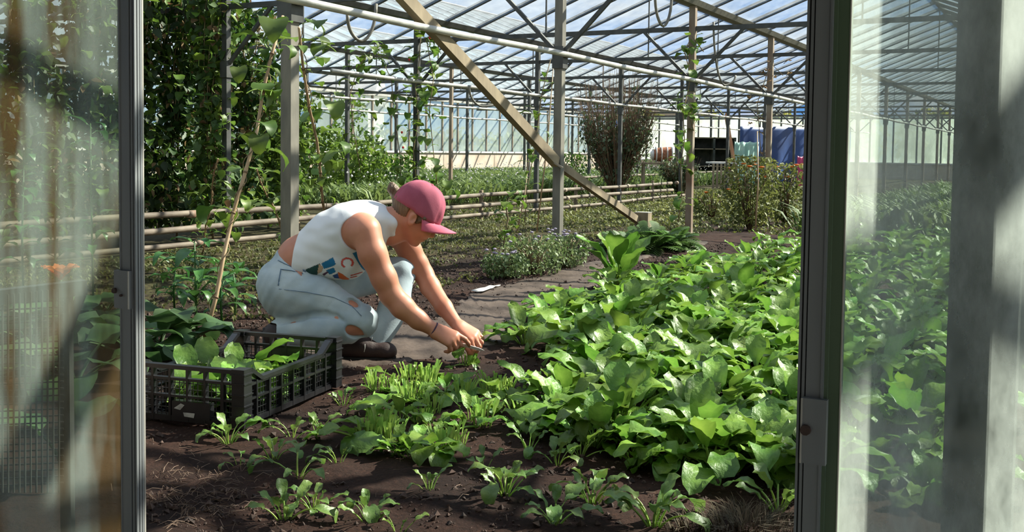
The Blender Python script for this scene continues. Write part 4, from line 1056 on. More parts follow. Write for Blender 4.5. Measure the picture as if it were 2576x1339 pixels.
for px, py, s, lab in [(400, 880, 1.1, 'broad-leaved squash plant beside the left door frame'), (440, 900, .9, 'broad-leaved squash plant behind the black crate'), (330, 900, 1.2, 'broad-leaved squash plant behind the left glass door'), (190, 960, 1.2, 'broad-leaved squash plant behind the wire mesh stand'), (80, 860, 1.3, 'tall squash plant at the far left behind glass'), (250, 820, 1.1, 'squash plant behind glass near the low pipes')]:
    plant('squash_plant', lab, 'plant', None, gpt(G(px, py)), SQ, 8, rng, s, (.1, .8), .02)
for px, py, h, lab in [(235, 760, .95, 'tall pepper plant behind the left glass door'), (60, 800, .8, 'pepper plant at the far left behind glass'), (140, 760, .7, 'pepper plant behind glass above the wire stand')]:
    pepper(px, py, h, lab, 26)

# ================================================================ weeds and far meadow
def tufts(name, n, fa, h, size, material, label, cat):
    vs, fs = [], []
    for i in range(n):
        a_, b_ = fa(); p = W(a_, b_); p.z = soil_h(p.x, p.y) if (1.2 < a_ < 11 and -.4 < b_ < 6.3) else -.03
        for k in range(4):
            az = rng.uniform(0, 6.28); L_ = h * rng.uniform(.4, 1.2); s = size * rng.uniform(.6, 1.2); ln = rng.uniform(.2, 1.1)
            d = Vector((math.cos(az), math.sin(az), 0)); q = Vector((-d.y, d.x, 0)) * s
            o = len(vs); m_ = p + d * L_ * ln * .5 + Vector((0, 0, L_ * .6)); e_ = p + d * L_ * ln + Vector((0, 0, L_ * .75))
            vs += [tuple(p), tuple(m_ - q), tuple(m_ + q), tuple(e_)]; fs += [(o, o + 1, o + 2), (o + 1, o + 3, o + 2)]
    tag(MB().add(vs, fs).build(name, material, None, True), label, cat, None, 'stuff')
def weedspot():
    while True:
        a_ = rng.uniform(3.8, 17); b_ = rng.uniform(3.3, 6.2)
        if mnoise.noise(Vector((a_ * .8, b_ * 1.5, 2))) > rng.uniform(-.5, .25) - .25 * (b_ - 4.2): return a_, b_
tufts('low_weeds', 10000, weedspot, .035, .007, M['weed'], 'low weeds and moss covering the strip before the low pipes', 'weeds')
def rightspot():
    a_ = rng.uniform(11, 24); return a_, rng.uniform(2.4, 8)
tufts('low_weeds', 7000, rightspot, .06, .012, M['grass'], 'low weeds around the shrubs and orange flowers', 'weeds')
def rfar(): return rng.uniform(11.3, 26), rng.uniform(-2.5, 2.6)
tufts('tall_weeds', 4500, rfar, .38, .022, M['meadow'], 'tall green weeds beyond the far end of the vegetable bed', 'weeds')
def farspot():
    return rng.uniform(12, 32), rng.uniform(8.4, 15.8)
tufts('meadow_herbs', 14000, farspot, .42, .022, M['meadow'], 'tall green herbs filling the bay before the glass side wall', 'herbs')
vs, fs = [], []
for i in range(700):
    a_, b_ = farspot(); p = W(a_, b_, rng.uniform(.3, .5)); s = .018
    o = len(vs); vs += [tuple(p + v * s) for v in OC]; fs += [tuple(q + o for q in f) for f in OF]
tag(MB().add(vs, fs).build('meadow_flowers', M['white'], None), 'tiny white flower heads over the tall herbs', 'flowers', None, 'stuff')
# hedge outside the side wall
for i in range(7):
    p = W(10 + i * 5.5, 19.5 + rng.uniform(-.8, .8)); t = thing('outside_bush', 'green bush growing outside the glass side wall', 'bush', p, 0, 'bushes outside the side wall')
    def rp(): 
        v = Vector((rng.gauss(0, 1), rng.gauss(0, 1), rng.gauss(0, 1))).normalized() * rng.random() ** .4
        return Vector((v.x * 2.4, v.y * .8, .8 + v.z * .8))
    leaf_cloud('foliage', M['grass'], t, 900, rp, .22, rng)
    MB().tube([(0, 0, -.1), (0, 0, .9)], .06, 6).build('trunk', M['twig'], t)

# squash flower behind the left glass
p0 = at(152, 705, 2.55)
t = thing('squash_flower', 'orange squash flower glowing behind the left glass door', 'flower', (p0.x, p0.y, 0))
MB().tube([(0, 0, -.02), (.01, .01, p0.z * .5), (0, 0, p0.z)], .004, 6).build('stem', M['squash'], t, True)
PET = leaf_mesh('petal', M['orange'], L=.06, Wd=.035, pet=.0, th0=.5, bend=.9, fold=.2, wav=.004, shape='lance', nu=5, seed=401)
for k in range(6):
    o = link('petal', PET, t, (0, 0, p0.z)); o.rotation_euler.z = k * 1.05
for k in range(2):
    o = link('leaf', SQ[k], t, (0, 0, p0.z * .1)); o.rotation_euler.z = k * 2.5 + 1; o.scale = (.8, .8, .8)

for i in range(8):  # bushes added to cover the overly bright sky behind the far wall
    p = W(44.5 + rng.uniform(-.6, .6), -4 + i * 3.0); t = thing('outside_bush', 'leafy green bush added outside the far end wall to cover bright sky', 'bush', p, 0, 'bushes added outside the far end wall')
    def rp():
        v = Vector((rng.gauss(0, 1), rng.gauss(0, 1), rng.gauss(0, 1))).normalized() * rng.random() ** .4
        return Vector((v.x * 1.2, v.y * 2.2, 1.4 + v.z * 1.4))
    leaf_cloud('foliage', M['grass'], t, 1100, rp, .26, rng)
    MB().tube([(0, 0, -.1), (0, 0, 1.4)], .07, 6).build('trunk', M['twig'], t)
# ================================================================ the person: one continuous body surface from blended volumes
class Field:
    def __init__(self, lo, hi, h):
        self.o = np.array(lo, np.float32); self.h = h
        self.n = np.ceil((np.array(hi) - np.array(lo)) / h).astype(int) + 1
        self.f = np.full(tuple(self.n), 0.5, np.float32)
    def win(self, lo, hi):
        i0 = np.clip(np.floor((np.array(lo) - self.o) / self.h).astype(int), 0, self.n); i1 = np.clip(np.ceil((np.array(hi) - self.o) / self.h).astype(int) + 1, 0, self.n)
        sl = tuple(slice(a, b) for a, b in zip(i0, i1))
        ax = [self.o[d] + self.h * np.arange(i0[d], i1[d], dtype=np.float32) for d in range(3)]
        return sl, np.meshgrid(*ax, indexing='ij', sparse=True)
    def blend(self, sl, d, k, mode):
        a = self.f[sl]
        if mode == 'add':
            hh = np.maximum(k - np.abs(a - d), 0) / k; self.f[sl] = np.minimum(a, d) - hh * hh * k * 0.25
        else:
            d = -d; hh = np.maximum(k - np.abs(a - d), 0) / k; self.f[sl] = np.maximum(a, d) + hh * hh * k * 0.25
    def cone(self, p0, r0, p1, r1, k=0.02, sq=None, mode='add'):
        p0, p1 = np.array(p0, np.float32), np.array(p1, np.float32)
        m = max(r0, r1) * (max(1.0, sq[1]) if sq else 1) + k + 0.012
        sl, (X, Y, Z) = self.win(np.minimum(p0, p1) - m, np.maximum(p0, p1) + m)
        if min(s.stop - s.start for s in sl) < 1: return self
        X, Y, Z = X - p0[0], Y - p0[1], Z - p0[2]; e = p1 - p0
        if sq:
            n = np.array(sq[0], np.float32); n /= np.linalg.norm(n); g = 1 / sq[1] - 1
            dt = (X * n[0] + Y * n[1] + Z * n[2]) * g; X, Y, Z = X + n[0] * dt, Y + n[1] * dt, Z + n[2] * dt
            e = e + n * (e @ n) * g
        t = np.clip((X * e[0] + Y * e[1] + Z * e[2]) / max(e @ e, 1e-9), 0, 1)
        d = np.sqrt((X - t * e[0]) ** 2 + (Y - t * e[1]) ** 2 + (Z - t * e[2]) ** 2) - (r0 + t * (r1 - r0))
        self.blend(sl, d, k, mode); return self
    def ell(self, c, axes, r, k=0.02, mode='add'):
        c = np.array(c, np.float32); m = max(r) + k + 0.012
        sl, (X, Y, Z) = self.win(c - m, c + m)
        if min(s.stop - s.start for s in sl) < 1: return self
        X, Y, Z = X - c[0], Y - c[1], Z - c[2]; k0 = 0; k1 = 0
        for a, q in zip(axes, r):
            v = X * a[0] + Y * a[1] + Z * a[2]; k0 = k0 + (v / q) ** 2; k1 = k1 + (v / (q * q)) ** 2
        k0 = np.sqrt(k0); k1 = np.sqrt(k1) + 1e-6
        self.blend(sl, k0 * (k0 - 1) / k1, k, mode); return self
    def chain(self, pts, rad, k=0.02, sq=None, mode='add'):
        for i in range(len(pts) - 1): self.cone(pts[i], rad[i], pts[i + 1], rad[i + 1], k, sq, mode)
        return self
    def grid(self):
        return np.meshgrid(*[self.o[d] + self.h * np.arange(self.n[d], dtype=np.float32) for d in range(3)], indexing='ij', sparse=True)
    def plane(self, p, n, k=0.006, xmax=None, zmax=None):
        """keep the side the normal points away from"""
        n = np.array(n, np.float32); n /= np.linalg.norm(n); X, Y, Z = self.grid()
        d = (X - p[0]) * n[0] + (Y - p[1]) * n[1] + (Z - p[2]) * n[2]; a = self.f
        if zmax is not None: d = np.where(Z < zmax, d, -1.0).astype(np.float32)
        if xmax is not None: d = np.where(X < xmax, d, -1.0).astype(np.float32)
        hh = np.maximum(k - np.abs(a - d), 0) / k; self.f = np.maximum(a, d) + hh * hh * k * 0.25; return self
    def mesh(self, name, material, parent=None, org=None, smooth=2):
        f = self.f; s = f < 0; nx, ny, nz_ = f.shape
        c = sum(s[i:nx - 1 + i, j:ny - 1 + j, k:nz_ - 1 + k].astype(np.int8) for i in (0, 1) for j in (0, 1) for k in (0, 1))
        I, J, K = np.nonzero((c > 0) & (c < 8)); N = len(I)
        pos = np.zeros((N, 3)); cnt = np.zeros(N)
        cor = [(i, j, k) for i in (0, 1) for j in (0, 1) for k in (0, 1)]
        for a in cor:
            for ax in range(3):
                if a[ax]: continue
                b = list(a); b[ax] = 1
                fa = f[I + a[0], J + a[1], K + a[2]]; fb = f[I + b[0], J + b[1], K + b[2]]
                m = (fa < 0) != (fb < 0); t = np.where(m, fa / np.where(m, fa - fb, 1), 0)
                p = np.tile(np.array(a, float), (N, 1)); p[:, ax] += t
                pos[m] += p[m]; cnt[m] += 1
        V = self.o + self.h * (np.stack([I, J, K], 1) + pos / cnt[:, None])
        vid = np.full((nx, ny, nz_), -1, np.int32); vid[I, J, K] = np.arange(N)
        quads = []
        for ax in range(3):
            sh = [slice(None)] * 3; sh2 = [slice(None)] * 3; sh[ax] = slice(0, -1); sh2[ax] = slice(1, None)
            A, Bq = s[tuple(sh)], s[tuple(sh2)]; E = np.stack(np.nonzero(A != Bq), 1)
            u, v = (ax + 1) % 3, (ax + 2) % 3; E = E[(E[:, u] > 0) & (E[:, v] > 0)]
            def cell(du, dv):
                q = E.copy(); q[:, u] -= du; q[:, v] -= dv; return vid[q[:, 0], q[:, 1], q[:, 2]]
            Q = np.stack([cell(1, 1), cell(0, 1), cell(0, 0), cell(1, 0)], 1)
            inside = A[E[:, 0], E[:, 1], E[:, 2]]
            Q[~inside] = Q[~inside][:, ::-1]; quads.append(Q)
        Q = np.concatenate(quads); Q = Q[(Q >= 0).all(1)]
        # light Laplacian smoothing removes voxel terracing
        for _ in range(smooth):
            acc = np.zeros_like(V); cn = np.zeros(N)
            for e in range(4):
                a, b = Q[:, e], Q[:, (e + 1) % 4]
                np.add.at(acc, a, V[b]); np.add.at(cn, a, 1); np.add.at(acc, b, V[a]); np.add.at(cn, b, 1)
            V = V * 0.5 + 0.5 * acc / np.maximum(cn, 1)[:, None]
        org = np.array(org if org is not None else (0, 0, 0)); self.V = V
        me = bpy.data.meshes.new(name); V2 = V - org
        me.vertices.add(N); me.vertices.foreach_set('co', V2.astype(np.float32).ravel())
        me.loops.add(Q.size); me.loops.foreach_set('vertex_index', Q.astype(np.int32).ravel())
        me.polygons.add(len(Q)); me.polygons.foreach_set('loop_start', np.arange(0, Q.size, 4, dtype=np.int32)); me.polygons.foreach_set('loop_total', np.full(len(Q), 4, np.int32))
        me.polygons.foreach_set('use_smooth', np.ones(len(Q), bool)); me.update(); me.validate()
        me.materials.append(material)
        return link(name, me, parent)

PD = 4.21
def P(px, py, dy=0.0): return np.array(at(px, py, PD + dy))
def unit(v): v = np.array(v, float); return v / np.linalg.norm(v)
M['skin'] = mat('sun-flushed skin', (0.48, 0.185, 0.11), (0.60, 0.26, 0.165), 9, 0.5, spec=0.4)
sk = M['skin'].node_tree.nodes['Principled BSDF']; sk.inputs['Subsurface Weight'].default_value = 0.12; sk.inputs['Subsurface Radius'].default_value = (0.02, 0.008, 0.004); sk.inputs['Subsurface Scale'].default_value = 0.5
M['denim'] = mat('pale washed denim', (0.30, 0.37, 0.42), (0.47, 0.53, 0.55), 7, 0.85, bump=0.06, bscale=160)
M['denim_seam'] = mat('darker denim seam', (0.10, 0.16, 0.24), (0.17, 0.24, 0.33), 30, 0.9)
M['fray'] = mat('frayed white threads', (0.55, 0.53, 0.50), (0.7, 0.68, 0.65), 40, 0.9)
M['cap'] = mat('faded raspberry cotton twill', (0.31, 0.060, 0.100), (0.39, 0.085, 0.135), 12, 0.85, bump=0.05, bscale=200)
M['hair'] = mat('brown hair', (0.075, 0.040, 0.022), (0.20, 0.115, 0.06), 30, 0.55, stretch=(1, 1, 0.3), bump=0.6, bscale=120)
M['boot'] = mat('dark brown leather boot', (0.022, 0.010, 0.009), (0.045, 0.020, 0.017), 12, 0.6, bump=0.15, bscale=70)
M['sole'] = mat('black rubber sole', (0.01, 0.01, 0.01), (0.02, 0.018, 0.018), 12, 0.8)
M['band'] = mat('dark purple cord bracelet', (0.05, 0.02, 0.05), (0.09, 0.04, 0.08), 40, 0.8)
M['eye'] = mat('dark eye', (0.03, 0.02, 0.015), (0.05, 0.03, 0.02), 40, 0.2)
M['blade'] = mat('bright steel blade', (0.75, 0.68, 0.64), (0.85, 0.8, 0.76), 12, 0.35, 0.2)
M['handle'] = mat('wooden knife handle', (0.20, 0.10, 0.05), (0.3, 0.17, 0.09), 12, 0.6)

ORG = np.array(G(905, 908)); ORG[2] = 0.0
person = thing('person', 'crouching person in pink cap, white vest and pale ripped jeans cutting greens with a knife', 'person', tuple(ORG))

# joints
hipR, hipL = P(748, 735, -.085), P(765, 712, .085)
kneeR, kneeL = P(910, 808, -.14), P(1006, 686, .13)
ankR, ankL = P(716, 838, -.135), P(946, 866, -.005)
waist, ribs, chest, upper = P(757, 650, 0), P(832, 617, -.002), P(902, 590, -.005), P(952, 566, -.005)
shR, shL = P(921, 585, -.165), P(1000, 583, .155)
elR, elL = P(984, 742, -.185), P(1066, 690, .165)
wrR, wrL = P(1094, 832, -.17), P(1153, 822, -.03)
DEP = (0.0, 1.0, 0.0)
def add_torso(F, g=0.0):
    F.chain([P(752, 694, 0), waist, ribs], [.082 + g, .082 + g, .102 + g], .04, (DEP, 1.36))
    F.chain([ribs, chest, upper], [.102 + g, .101 + g, .062 + g], .04, (DEP, 1.36))
    F.ell(P(880, 562, -.005), (unit((.95, 0, .30)), (0, 1, 0), unit((-.30, 0, .95))), (.13 + g, .135 + g, .068 + g), .06)
def add_leg(F, hip, knee, ank, r, g=0.0, calf_c=None, side=0):
    F.cone(hip, r[0] + g, knee, r[1] + g, .03)
    mid = knee * .55 + ank * .45 if calf_c is None else calf_c
    F.chain([knee, mid, ank], [r[1] + g * .9, r[2] + g, r[3] + g], .018)
def add_legs(F, g=0.0, jeans=False):
    F.ell(P(728, 728, -.01), (unit((.75, 0, -.66)), (0, 1, 0), unit((.66, 0, .75))), (.125 + g, .16 + g, .095 + g), .05)
    F.cone(P(728, 740, -.075), .084 + g, P(790, 750, -.11), .076 + g, .05)
    add_leg(F, hipR + np.array((.02, 0, .0)), kneeR, ankR, (.088, .050, .050, .036), g, P(800, 830, -.165))
    add_leg(F, hipL, kneeL, ankL, (.098, .050, .050, .036), g, P(993, 770, .06))

def add_hand(F, wr, f, n, s, curls, L=.17, spread=.0205, thumb=None, pre=.0):
    """palm of four metacarpals, four separate bent fingers of unequal length, a thumb from the side of the palm"""
    f, n, s = unit(f), unit(n), unit(s); tips = []
    for i in range(4):
        off = (i - 1.5) * spread
        lm = L * (.50, .52, .49, .45)[i]
        mcp = wr + f * lm + s * off + n * (.004 if i in (1, 2) else 0)
        F.cone(wr + s * off * .55 + f * .008, .0185, mcp, .0118, .014)
        p = mcp; ang = 0.0; seg = [L * q for q in ((.25, .15, .115), (.27, .165, .12), (.25, .155, .115), (.20, .12, .10))[i]]
        rad = [.0105, .0094, .0086, .0074] if i < 3 else [.0092, .0084, .0076, .0066]
        for j in range(3):
            ang += curls[i][j]
            d = f * math.cos(ang) - n * math.sin(ang) + s * (i - 1.5) * .05
            q = p + unit(d) * seg[j]; F.cone(p, rad[j], q, rad[j + 1], .0045); p = q
        tips.append(p)
    th = thumb or [(.030, .022, .010), (.062, .036, .022), (.090, .030, .034), (.112, .018, .038)]
    pts = [wr + f * a - s * b - n * c for a, b, c in th]
    F.chain(pts, [.0175, .0125, .0108, .0085], .006)
    return tips

lo = np.minimum.reduce([P(655, 470, -.3), P(655, 930, -.3)]); hi = P(1235, 440, .32)
body = Field((P(655, 600, .3)[0], PD - .33, -.01), (P(1225, 600, -.3)[0], PD + .30, P(1000, 440, .2)[2]), .0042)
add_torso(body); add_legs(body)
# shoulders and arms
body.ell(shR + np.array((-.012, .02, .006)), np.eye(3), (.062, .058, .062), .035)
body.ell(shL, np.eye(3), (.058, .055, .058), .035)
body.chain([shR, P(938, 640, -.185), P(966, 700, -.19), elR], [.056, .052, .0465, .043], .02)
body.chain([elR, P(1012, 772, -.187), P(1052, 805, -.18), wrR], [.043, .0435, .035, .0245], .016)
body.chain([shL, P(1030, 630, .16), P(1050, 664, .165), elL], [.052, .047, .042, .039], .02)
body.chain([elL, P(1082, 722, .14), P(1117, 774, .05), wrL], [.039, .040, .033, .0235], .016)
# neck and head (head frame: F forward, S side towards the camera, U up)
TH = math.radians(40)
hF, hS, hU = np.array((math.cos(TH), -.06, -math.sin(TH))), np.array((0.05, -1, 0)), np.array((math.sin(TH), 0, math.cos(TH)))
hF, hS, hU = unit(hF), unit(hS), unit(hU)
HO = P(1041, 547, -.012); HS_ = 0.93
def H(f, s, u): return HO + (hF * f + hS * s + hU * u) * HS_
HA = (hF, hS, hU)
body.chain([P(962, 562, -.005), P(998, 556, -.01), H(-.035, 0, -.005)], [.060, .052, .054], .025)
body.cone(P(985, 590, -.01), .045, H(.02, 0, -.05), .036, .02)
body.ell(H(-.002, 0, .050), HA, (.094, .073, .082), .02)
body.ell(H(.040, 0, -.012), HA, (.060, .057, .070), .02)
for sd in (-1, 1):
    body.cone(H(.0, sd * .047, -.030), .020, H(.062, sd * .014, -.072), .017, .02)
    body.ell(H(.070, sd * .034, -.012), HA, (.026, .024, .022), .015)
    body.ell(H(.083, sd * .028, .032), HA, (.014, .024, .009), .012)
    body.ell(H(.098, sd * .030, .016), HA, (.016, .017, .011), .008, 'sub')
    body.ell(H(.099, sd * .009, -.014), HA, (.010, .0075, .007), .005)
body.ell(H(.072, 0, -.078), HA, (.018, .022, .015), .012)
body.cone(H(.091, 0, .022), .008, H(.110, 0, -.006), .0105, .010)
body.ell(H(.091, 0, -.035), HA, (.011, .021, .0055), .005)
body.ell(H(.089, 0, -.047), HA, (.011, .018, .0065), .005)
body.ell(H(.099, 0, -.041), HA, (.010, .021, .0018), .003, 'sub')
# ear on the camera side, and its twin
for sd in (1, -1):
    body.ell(H(-.004, sd * .080, .000), (unit(hF * .95 + hU * .25), unit(hS * .9 - hF * .35 * sd), hU), (.018, .013, .031), .004)
    body.ell(H(.002, sd * .096, .003), (hF, hS, hU), (.010, .011, .019), .004, 'sub')
# hands
kd = unit(P(1217, 882, -.15) - P(1145, 862, -.165))
nR = unit((.25, -.72, .62)); fR = unit(P(1138, 853, -.185) - wrR); nR = unit(nR - fR * (nR @ fR)); sR = -np.cross(nR, fR)
if sR[2] > 0: sR = -sR
tipsR = add_hand(body, wrR, fR, nR, sR, [(.30, .55, .35), (.85, 1.10, .6), (.95, 1.10, .6), (1.0, 1.05, .5)], .155, .0185,
                 [(.030, .024, .008), (.055, .034, .024), (.080, .028, .036), (.098, .016, .040)])
fL = unit(P(1192, 846, -.055) - wrL); nL = unit((.45, -.55, .70)); nL = unit(nL - fL * (nL @ fL)); sL = np.cross(nL, fL)
if sL[2] < 0: sL = -sL
tipsL = add_hand(body, wrL, fL, nL, sL, [(.75, 1.0, .7), (.65, 1.05, .7), (.55, 1.05, .7), (.45, .95, .6)], .155, .0205,
                 [(.030, .024, .010), (.058, .040, .026), (.082, .034, .044), (.098, .018, .052)])
bo = body.mesh('body', M['skin'], person, ORG, 2)

# ---- jeans
J = Field((P(650, 600, .3)[0], PD - .31, .0), (P(1065, 600, -.3)[0], PD + .28, P(760, 600, 0)[2]), .0045)
add_legs(J, .011)
J.chain([P(748, 692, 0), P(756, 650, 0)], [.100, .094], .04, (DEP, 1.38))
# hanging fabric below the calf and creases where cloth bunches
J.cone(P(880, 846, -.15), .030, P(760, 846, -.155), .028, .02)
J.cone(P(706, 834, -.135), .050, P(722, 836, -.135), .048, .012)
X, Y, Z = J.grid()
wr_ = .0016 * np.sin((X * 60 + Z * 38 + 2 * np.sin(Y * 30 + Z * 25))) * np.sin(X * 21 - Z * 47 + 1.3) + .0010 * np.sin(X * 118 - Z * 95 + 3 * np.sin(X * 20))
J.f = (J.f + wr_.astype(np.float32))
J.plane(P(740, 656, 0), (.60, 0, .80), .004, P(780, 600, 0)[0])                       # waist opening
J.plane(ankR + np.array((-.022, 0, 0)), (-1, 0, -.05), .003, None, ankR[2] + .038)        # hems
hem = ankL + np.array((0, 0, .0)); sl, _ = J.win(hem - .12, hem + np.array((.12, .12, .02)))
Xs, Ys, Zs = np.meshgrid(*[J.o[d] + J.h * np.arange(sl[d].start, sl[d].stop, dtype=np.float32) for d in range(3)], indexing='ij', sparse=True)
J.f[sl] = np.maximum(J.f[sl], -((Zs - hem[2]) + .35 * (Xs - hem[0]) + 0 * Ys) - .012)
# fold where the thigh rests on the calf
def on_cloth(F, px, py):
    for k in range(160):
        dy = -.32 + k * .0035; p = P(px, py, dy); i = np.round((p - F.o) / F.h).astype(int)
        if (i >= 0).all() and (i < F.n).all() and F.f[tuple(i)] < .0005: return p
    return None
fp = [q for q in (on_cloth(J, x, y) for x, y in [(706, 812), (735, 806), (765, 799), (790, 792), (820, 791), (845, 797), (864, 808)]) if q is not None]
J.chain(fp, [.007, .009, .010, .010, .009, .007, .003][:len(fp)], .014, None, 'sub')
# tears: knee, thigh, far knee
J.ell(P(893, 841, -.205), (unit((.80, 0, -.6)), (0, 1, 0), unit((.6, 0, .8))), (.044, .048, .026), .003, 'sub')
J.ell(P(905, 848, -.20), (unit((1, 0, -.15)), (0, 1, 0), unit((.15, 0, 1))), (.028, .045, .012), .003, 'sub')
J.ell(P(886, 764, -.195), (unit((.86, 0, -.5)), (0, 1, 0), unit((.5, 0, .86))), (.034, .06, .017), .003, 'sub')
J.ell(P(1042, 688, .085), (unit((.25, 0, -.97)), (0, 1, 0), unit((.97, 0, .25))), (.022, .05, .014), .003, 'sub')
jo = J.mesh('jeans', M['denim'], person, ORG, 2)
def strand(name, pts, r, m, parent):
    o = MB().tube([Vector(p) - Vector(ORG) for p in pts], r, 5).build(name, m, parent, True); return o
# seams follow the camera-side surface of the cloth
def seam(F, name, pxs, r, m, parent):
    pts = []
    for (x0, y0), (x1, y1) in zip(pxs[:-1], pxs[1:]):
        for s in range(6):
            q = on_cloth(F, x0 + (x1 - x0) * s / 6, y0 + (y1 - y0) * s / 6)
            if q is not None: pts.append(q + np.array((0, -.0035, 0)))
    if len(pts) > 2: strand(name, pts, r, m, parent)
seam(J, 'seam', [(706, 640), (738, 662), (776, 688)], .0022, M['denim_seam'], jo)
seam(J, 'seam', [(700, 655), (735, 672), (770, 684)], .0020, M['denim_seam'], jo)
seam(J, 'pocket_seam', [(707, 678), (703, 700), (700, 722)], .0022, M['denim_seam'], jo)
seam(J, 'pocket_seam', [(706, 677), (735, 681), (768, 690)], .0018, M['denim_seam'], jo)
seam(J, 'seam', [(702, 727), (770, 735), (840, 748), (886, 770), (915, 800)], .0012, M['denim_seam'], jo)
for (x, y), (x2, y2) in [((929, 842), (931, 850)), ((918, 866), (916, 886)), ((1043, 706), (1028, 735)), ((936, 848), (934, 858))]:
    d_ = -.15 if y > 760 else .10
    strand('frayed_thread', [P(x, y, d_), P((x + x2) / 2 + 1, (y + y2) / 2, d_), P(x2, y2, d_)], .0014, M['fray'], jo)

# ---- white cropped vest with its print
T = Field((P(725, 600, .3)[0], PD - .26, P(800, 740, 0)[2]), (P(1035, 600, -.3)[0], PD + .24, P(900, 490, 0)[2]), .0027)
add_torso(T, .008)
T.cone(P(930, 548, -.085), .034, P(985, 560, -.062), .020, .03); T.cone(P(985, 560, -.062), .020, P(990, 588, -.052), .010, .02)
T.cone(P(950, 555, .085), .034, P(1000, 566, .062), .020, .03); T.cone(P(1000, 566, .062), .020, P(1006, 600, .05), .014, .02)
# loose front of the vest hangs below the belly
T.cone(P(800, 664, -.01), .048, P(888, 668, -.01), .044, .05, (DEP, 2.4))
T.cone(P(790, 655, -.06), .050, P(880, 660, -.07), .050, .05)
X, Y, Z = T.grid()
T.f = T.f + (.0013 * np.sin(X * 70 - Z * 55 + 2 * np.sin(Z * 30)) * np.sin(X * 25 + Z * 30) + .0006 * np.sin(X * 35 + Z * 120)).astype(np.float32)
T.plane(P(752, 640, 0), (-.97, 0, .10), .006)
T.plane(P(845, 706, 0), (-.12, 0, -1), .006)
T.ell(shR + np.array((-.020, -.035, -.012)), (unit((.75, 0, -.66)), (0, 1, 0), unit((.66, 0, .75))), (.088, .105, .072), .004, 'sub')
T.ell(shL + np.array((0, .035, -.01)), np.eye(3), (.08, .105, .08), .004, 'sub')
T.ell(H(-.03, 0, -.03), np.eye(3), (.072, .060, .10), .004, 'sub')
T.ell(P(1018, 600, -.0), np.eye(3), (.055, .055, .085), .004, 'sub')
M['vest'] = mat('white cotton jersey', (0.70, 0.70, 0.72), (0.78, 0.78, 0.80), 6, 0.9, bump=0.03, bscale=260)
to = T.mesh('vest', M['vest'], person, ORG, 2)
# print colours laid out on the side of the vest (local x along the hem, z up)
nt = M['vest'].node_tree; pn = nt.nodes['Principled BSDF']
vc = nt.nodes.new('ShaderNodeVertexColor'); vc.layer_name = 'print'
mxn = nt.nodes.new('ShaderNodeMix'); mxn.data_type = 'RGBA'; mxn.blend_type = 'MIX'
src = pn.inputs['Base Color'].links[0].from_socket
nt.links.new(vc.outputs['Alpha'], mxn.inputs['Factor']); nt.links.new(src, mxn.inputs['A']); nt.links.new(vc.outputs['Color'], mxn.inputs['B']); nt.links.new(mxn.outputs['Result'], pn.inputs['Base Color'])
pc = P(875, 661, -.13)                                               # centre of the letter
PX = (T.V[:, 0] - pc[0]) * 655; PY = -(T.V[:, 2] - pc[2]) * 655       # print units, x right, y down
colr = np.zeros((len(T.V), 4), np.float32); near = T.V[:, 1] < PD - .035
def paint(mask, c): colr[mask & near] = (*c, 1)
def quad(pts):
    m = np.ones(len(PX), bool)
    ar = sum(pts[i][0] * pts[(i + 1) % len(pts)][1] - pts[(i + 1) % len(pts)][0] * pts[i][1] for i in range(len(pts)))
    for i in range(len(pts)):
        x0, y0 = pts[i]; x1, y1 = pts[(i + 1) % len(pts)]
        m &= ((x1 - x0) * (PY - y0) - (y1 - y0) * (PX - x0)) * (1 if ar > 0 else -1) >= 0
    return m
def R_(*pts): return quad([(x - 875, y - 661) for x, y in pts])
BLUE, DGREEN, RED = (.015, .17, .36), (.012, .055, .05), (.62, .09, .07)
paint(R_((772, 678), (808, 662), (815, 676), (790, 700), (772, 700)), DGREEN)
paint(R_((812, 662), (841, 646), (848, 664), (838, 670), (818, 676)), BLUE)
paint(R_((806, 664), (816, 670), (812, 684), (800, 690)), (.55, .36, .24))
paint(R_((822, 680), (842, 672), (846, 684), (830, 692)), BLUE)
paint(R_((836, 694), (850, 688), (852, 704), (840, 702)), (.03, .08, .25))
paint(R_((812, 690), (826, 682), (828, 686), (814, 696)), (.10, .04, .08))
paint(R_((888, 636), (899, 632), (924, 682), (913, 686)), BLUE)
rr_ = np.hypot(PX / 1.12, PY); an = np.arctan2(PY, PX)
paint((rr_ > 9.6) & (rr_ < 14.2) & ~((an > math.radians(38)) & (an < math.radians(118))), RED)
paint(R_((850, 684), (862, 690), (876, 704), (868, 712), (852, 704)), (.66, .13, .03))
paint(R_((880, 693), (907, 686), (908, 689), (881, 696)), RED)
paint(R_((878, 699), (894, 696), (895, 699), (879, 702)), RED)
paint(R_((856, 706), (870, 710), (866, 722), (854, 718)), (.70, .45, .20))
ca = to.data.color_attributes.new('print', 'FLOAT_COLOR', 'POINT'); ca.data.foreach_set('color', colr.ravel())

# ---- hair: nape, temples and the bun poking out behind the cap
Hh = Field((P(960, 600, 0)[0], PD - .13, P(1000, 600, 0)[2]), (P(1110, 600, 0)[0], PD + .12, P(1000, 440, 0)[2]), .003)
Hh.ell(H(-.006, 0, .050), HA, (.099, .079, .086), .02)
Hh.cone(H(-.085, 0, .02), .036, H(-.055, .0, -.015), .040, .02, (hS, 1.35))
Hh.chain([P(998, 488, .0), P(988, 475, -.01), P(986, 464, -.005)], [.026, .020, .010], .012)
Hh.cone(H(.034, .070, .030), .012, H(.022, .068, -.004), .006, .006); Hh.cone(H(.034, -.070, .030), .012, H(.022, -.068, -.004), .006, .006)
X, Y, Z = Hh.grid()
u_ = (X - HO[0]) * hF[0] + (Y - HO[1]) * hF[1] + (Z - HO[2]) * hF[2]; v_ = (X - HO[0]) * hU[0] + (Y - HO[1]) * hU[1] + (Z - HO[2]) * hU[2]
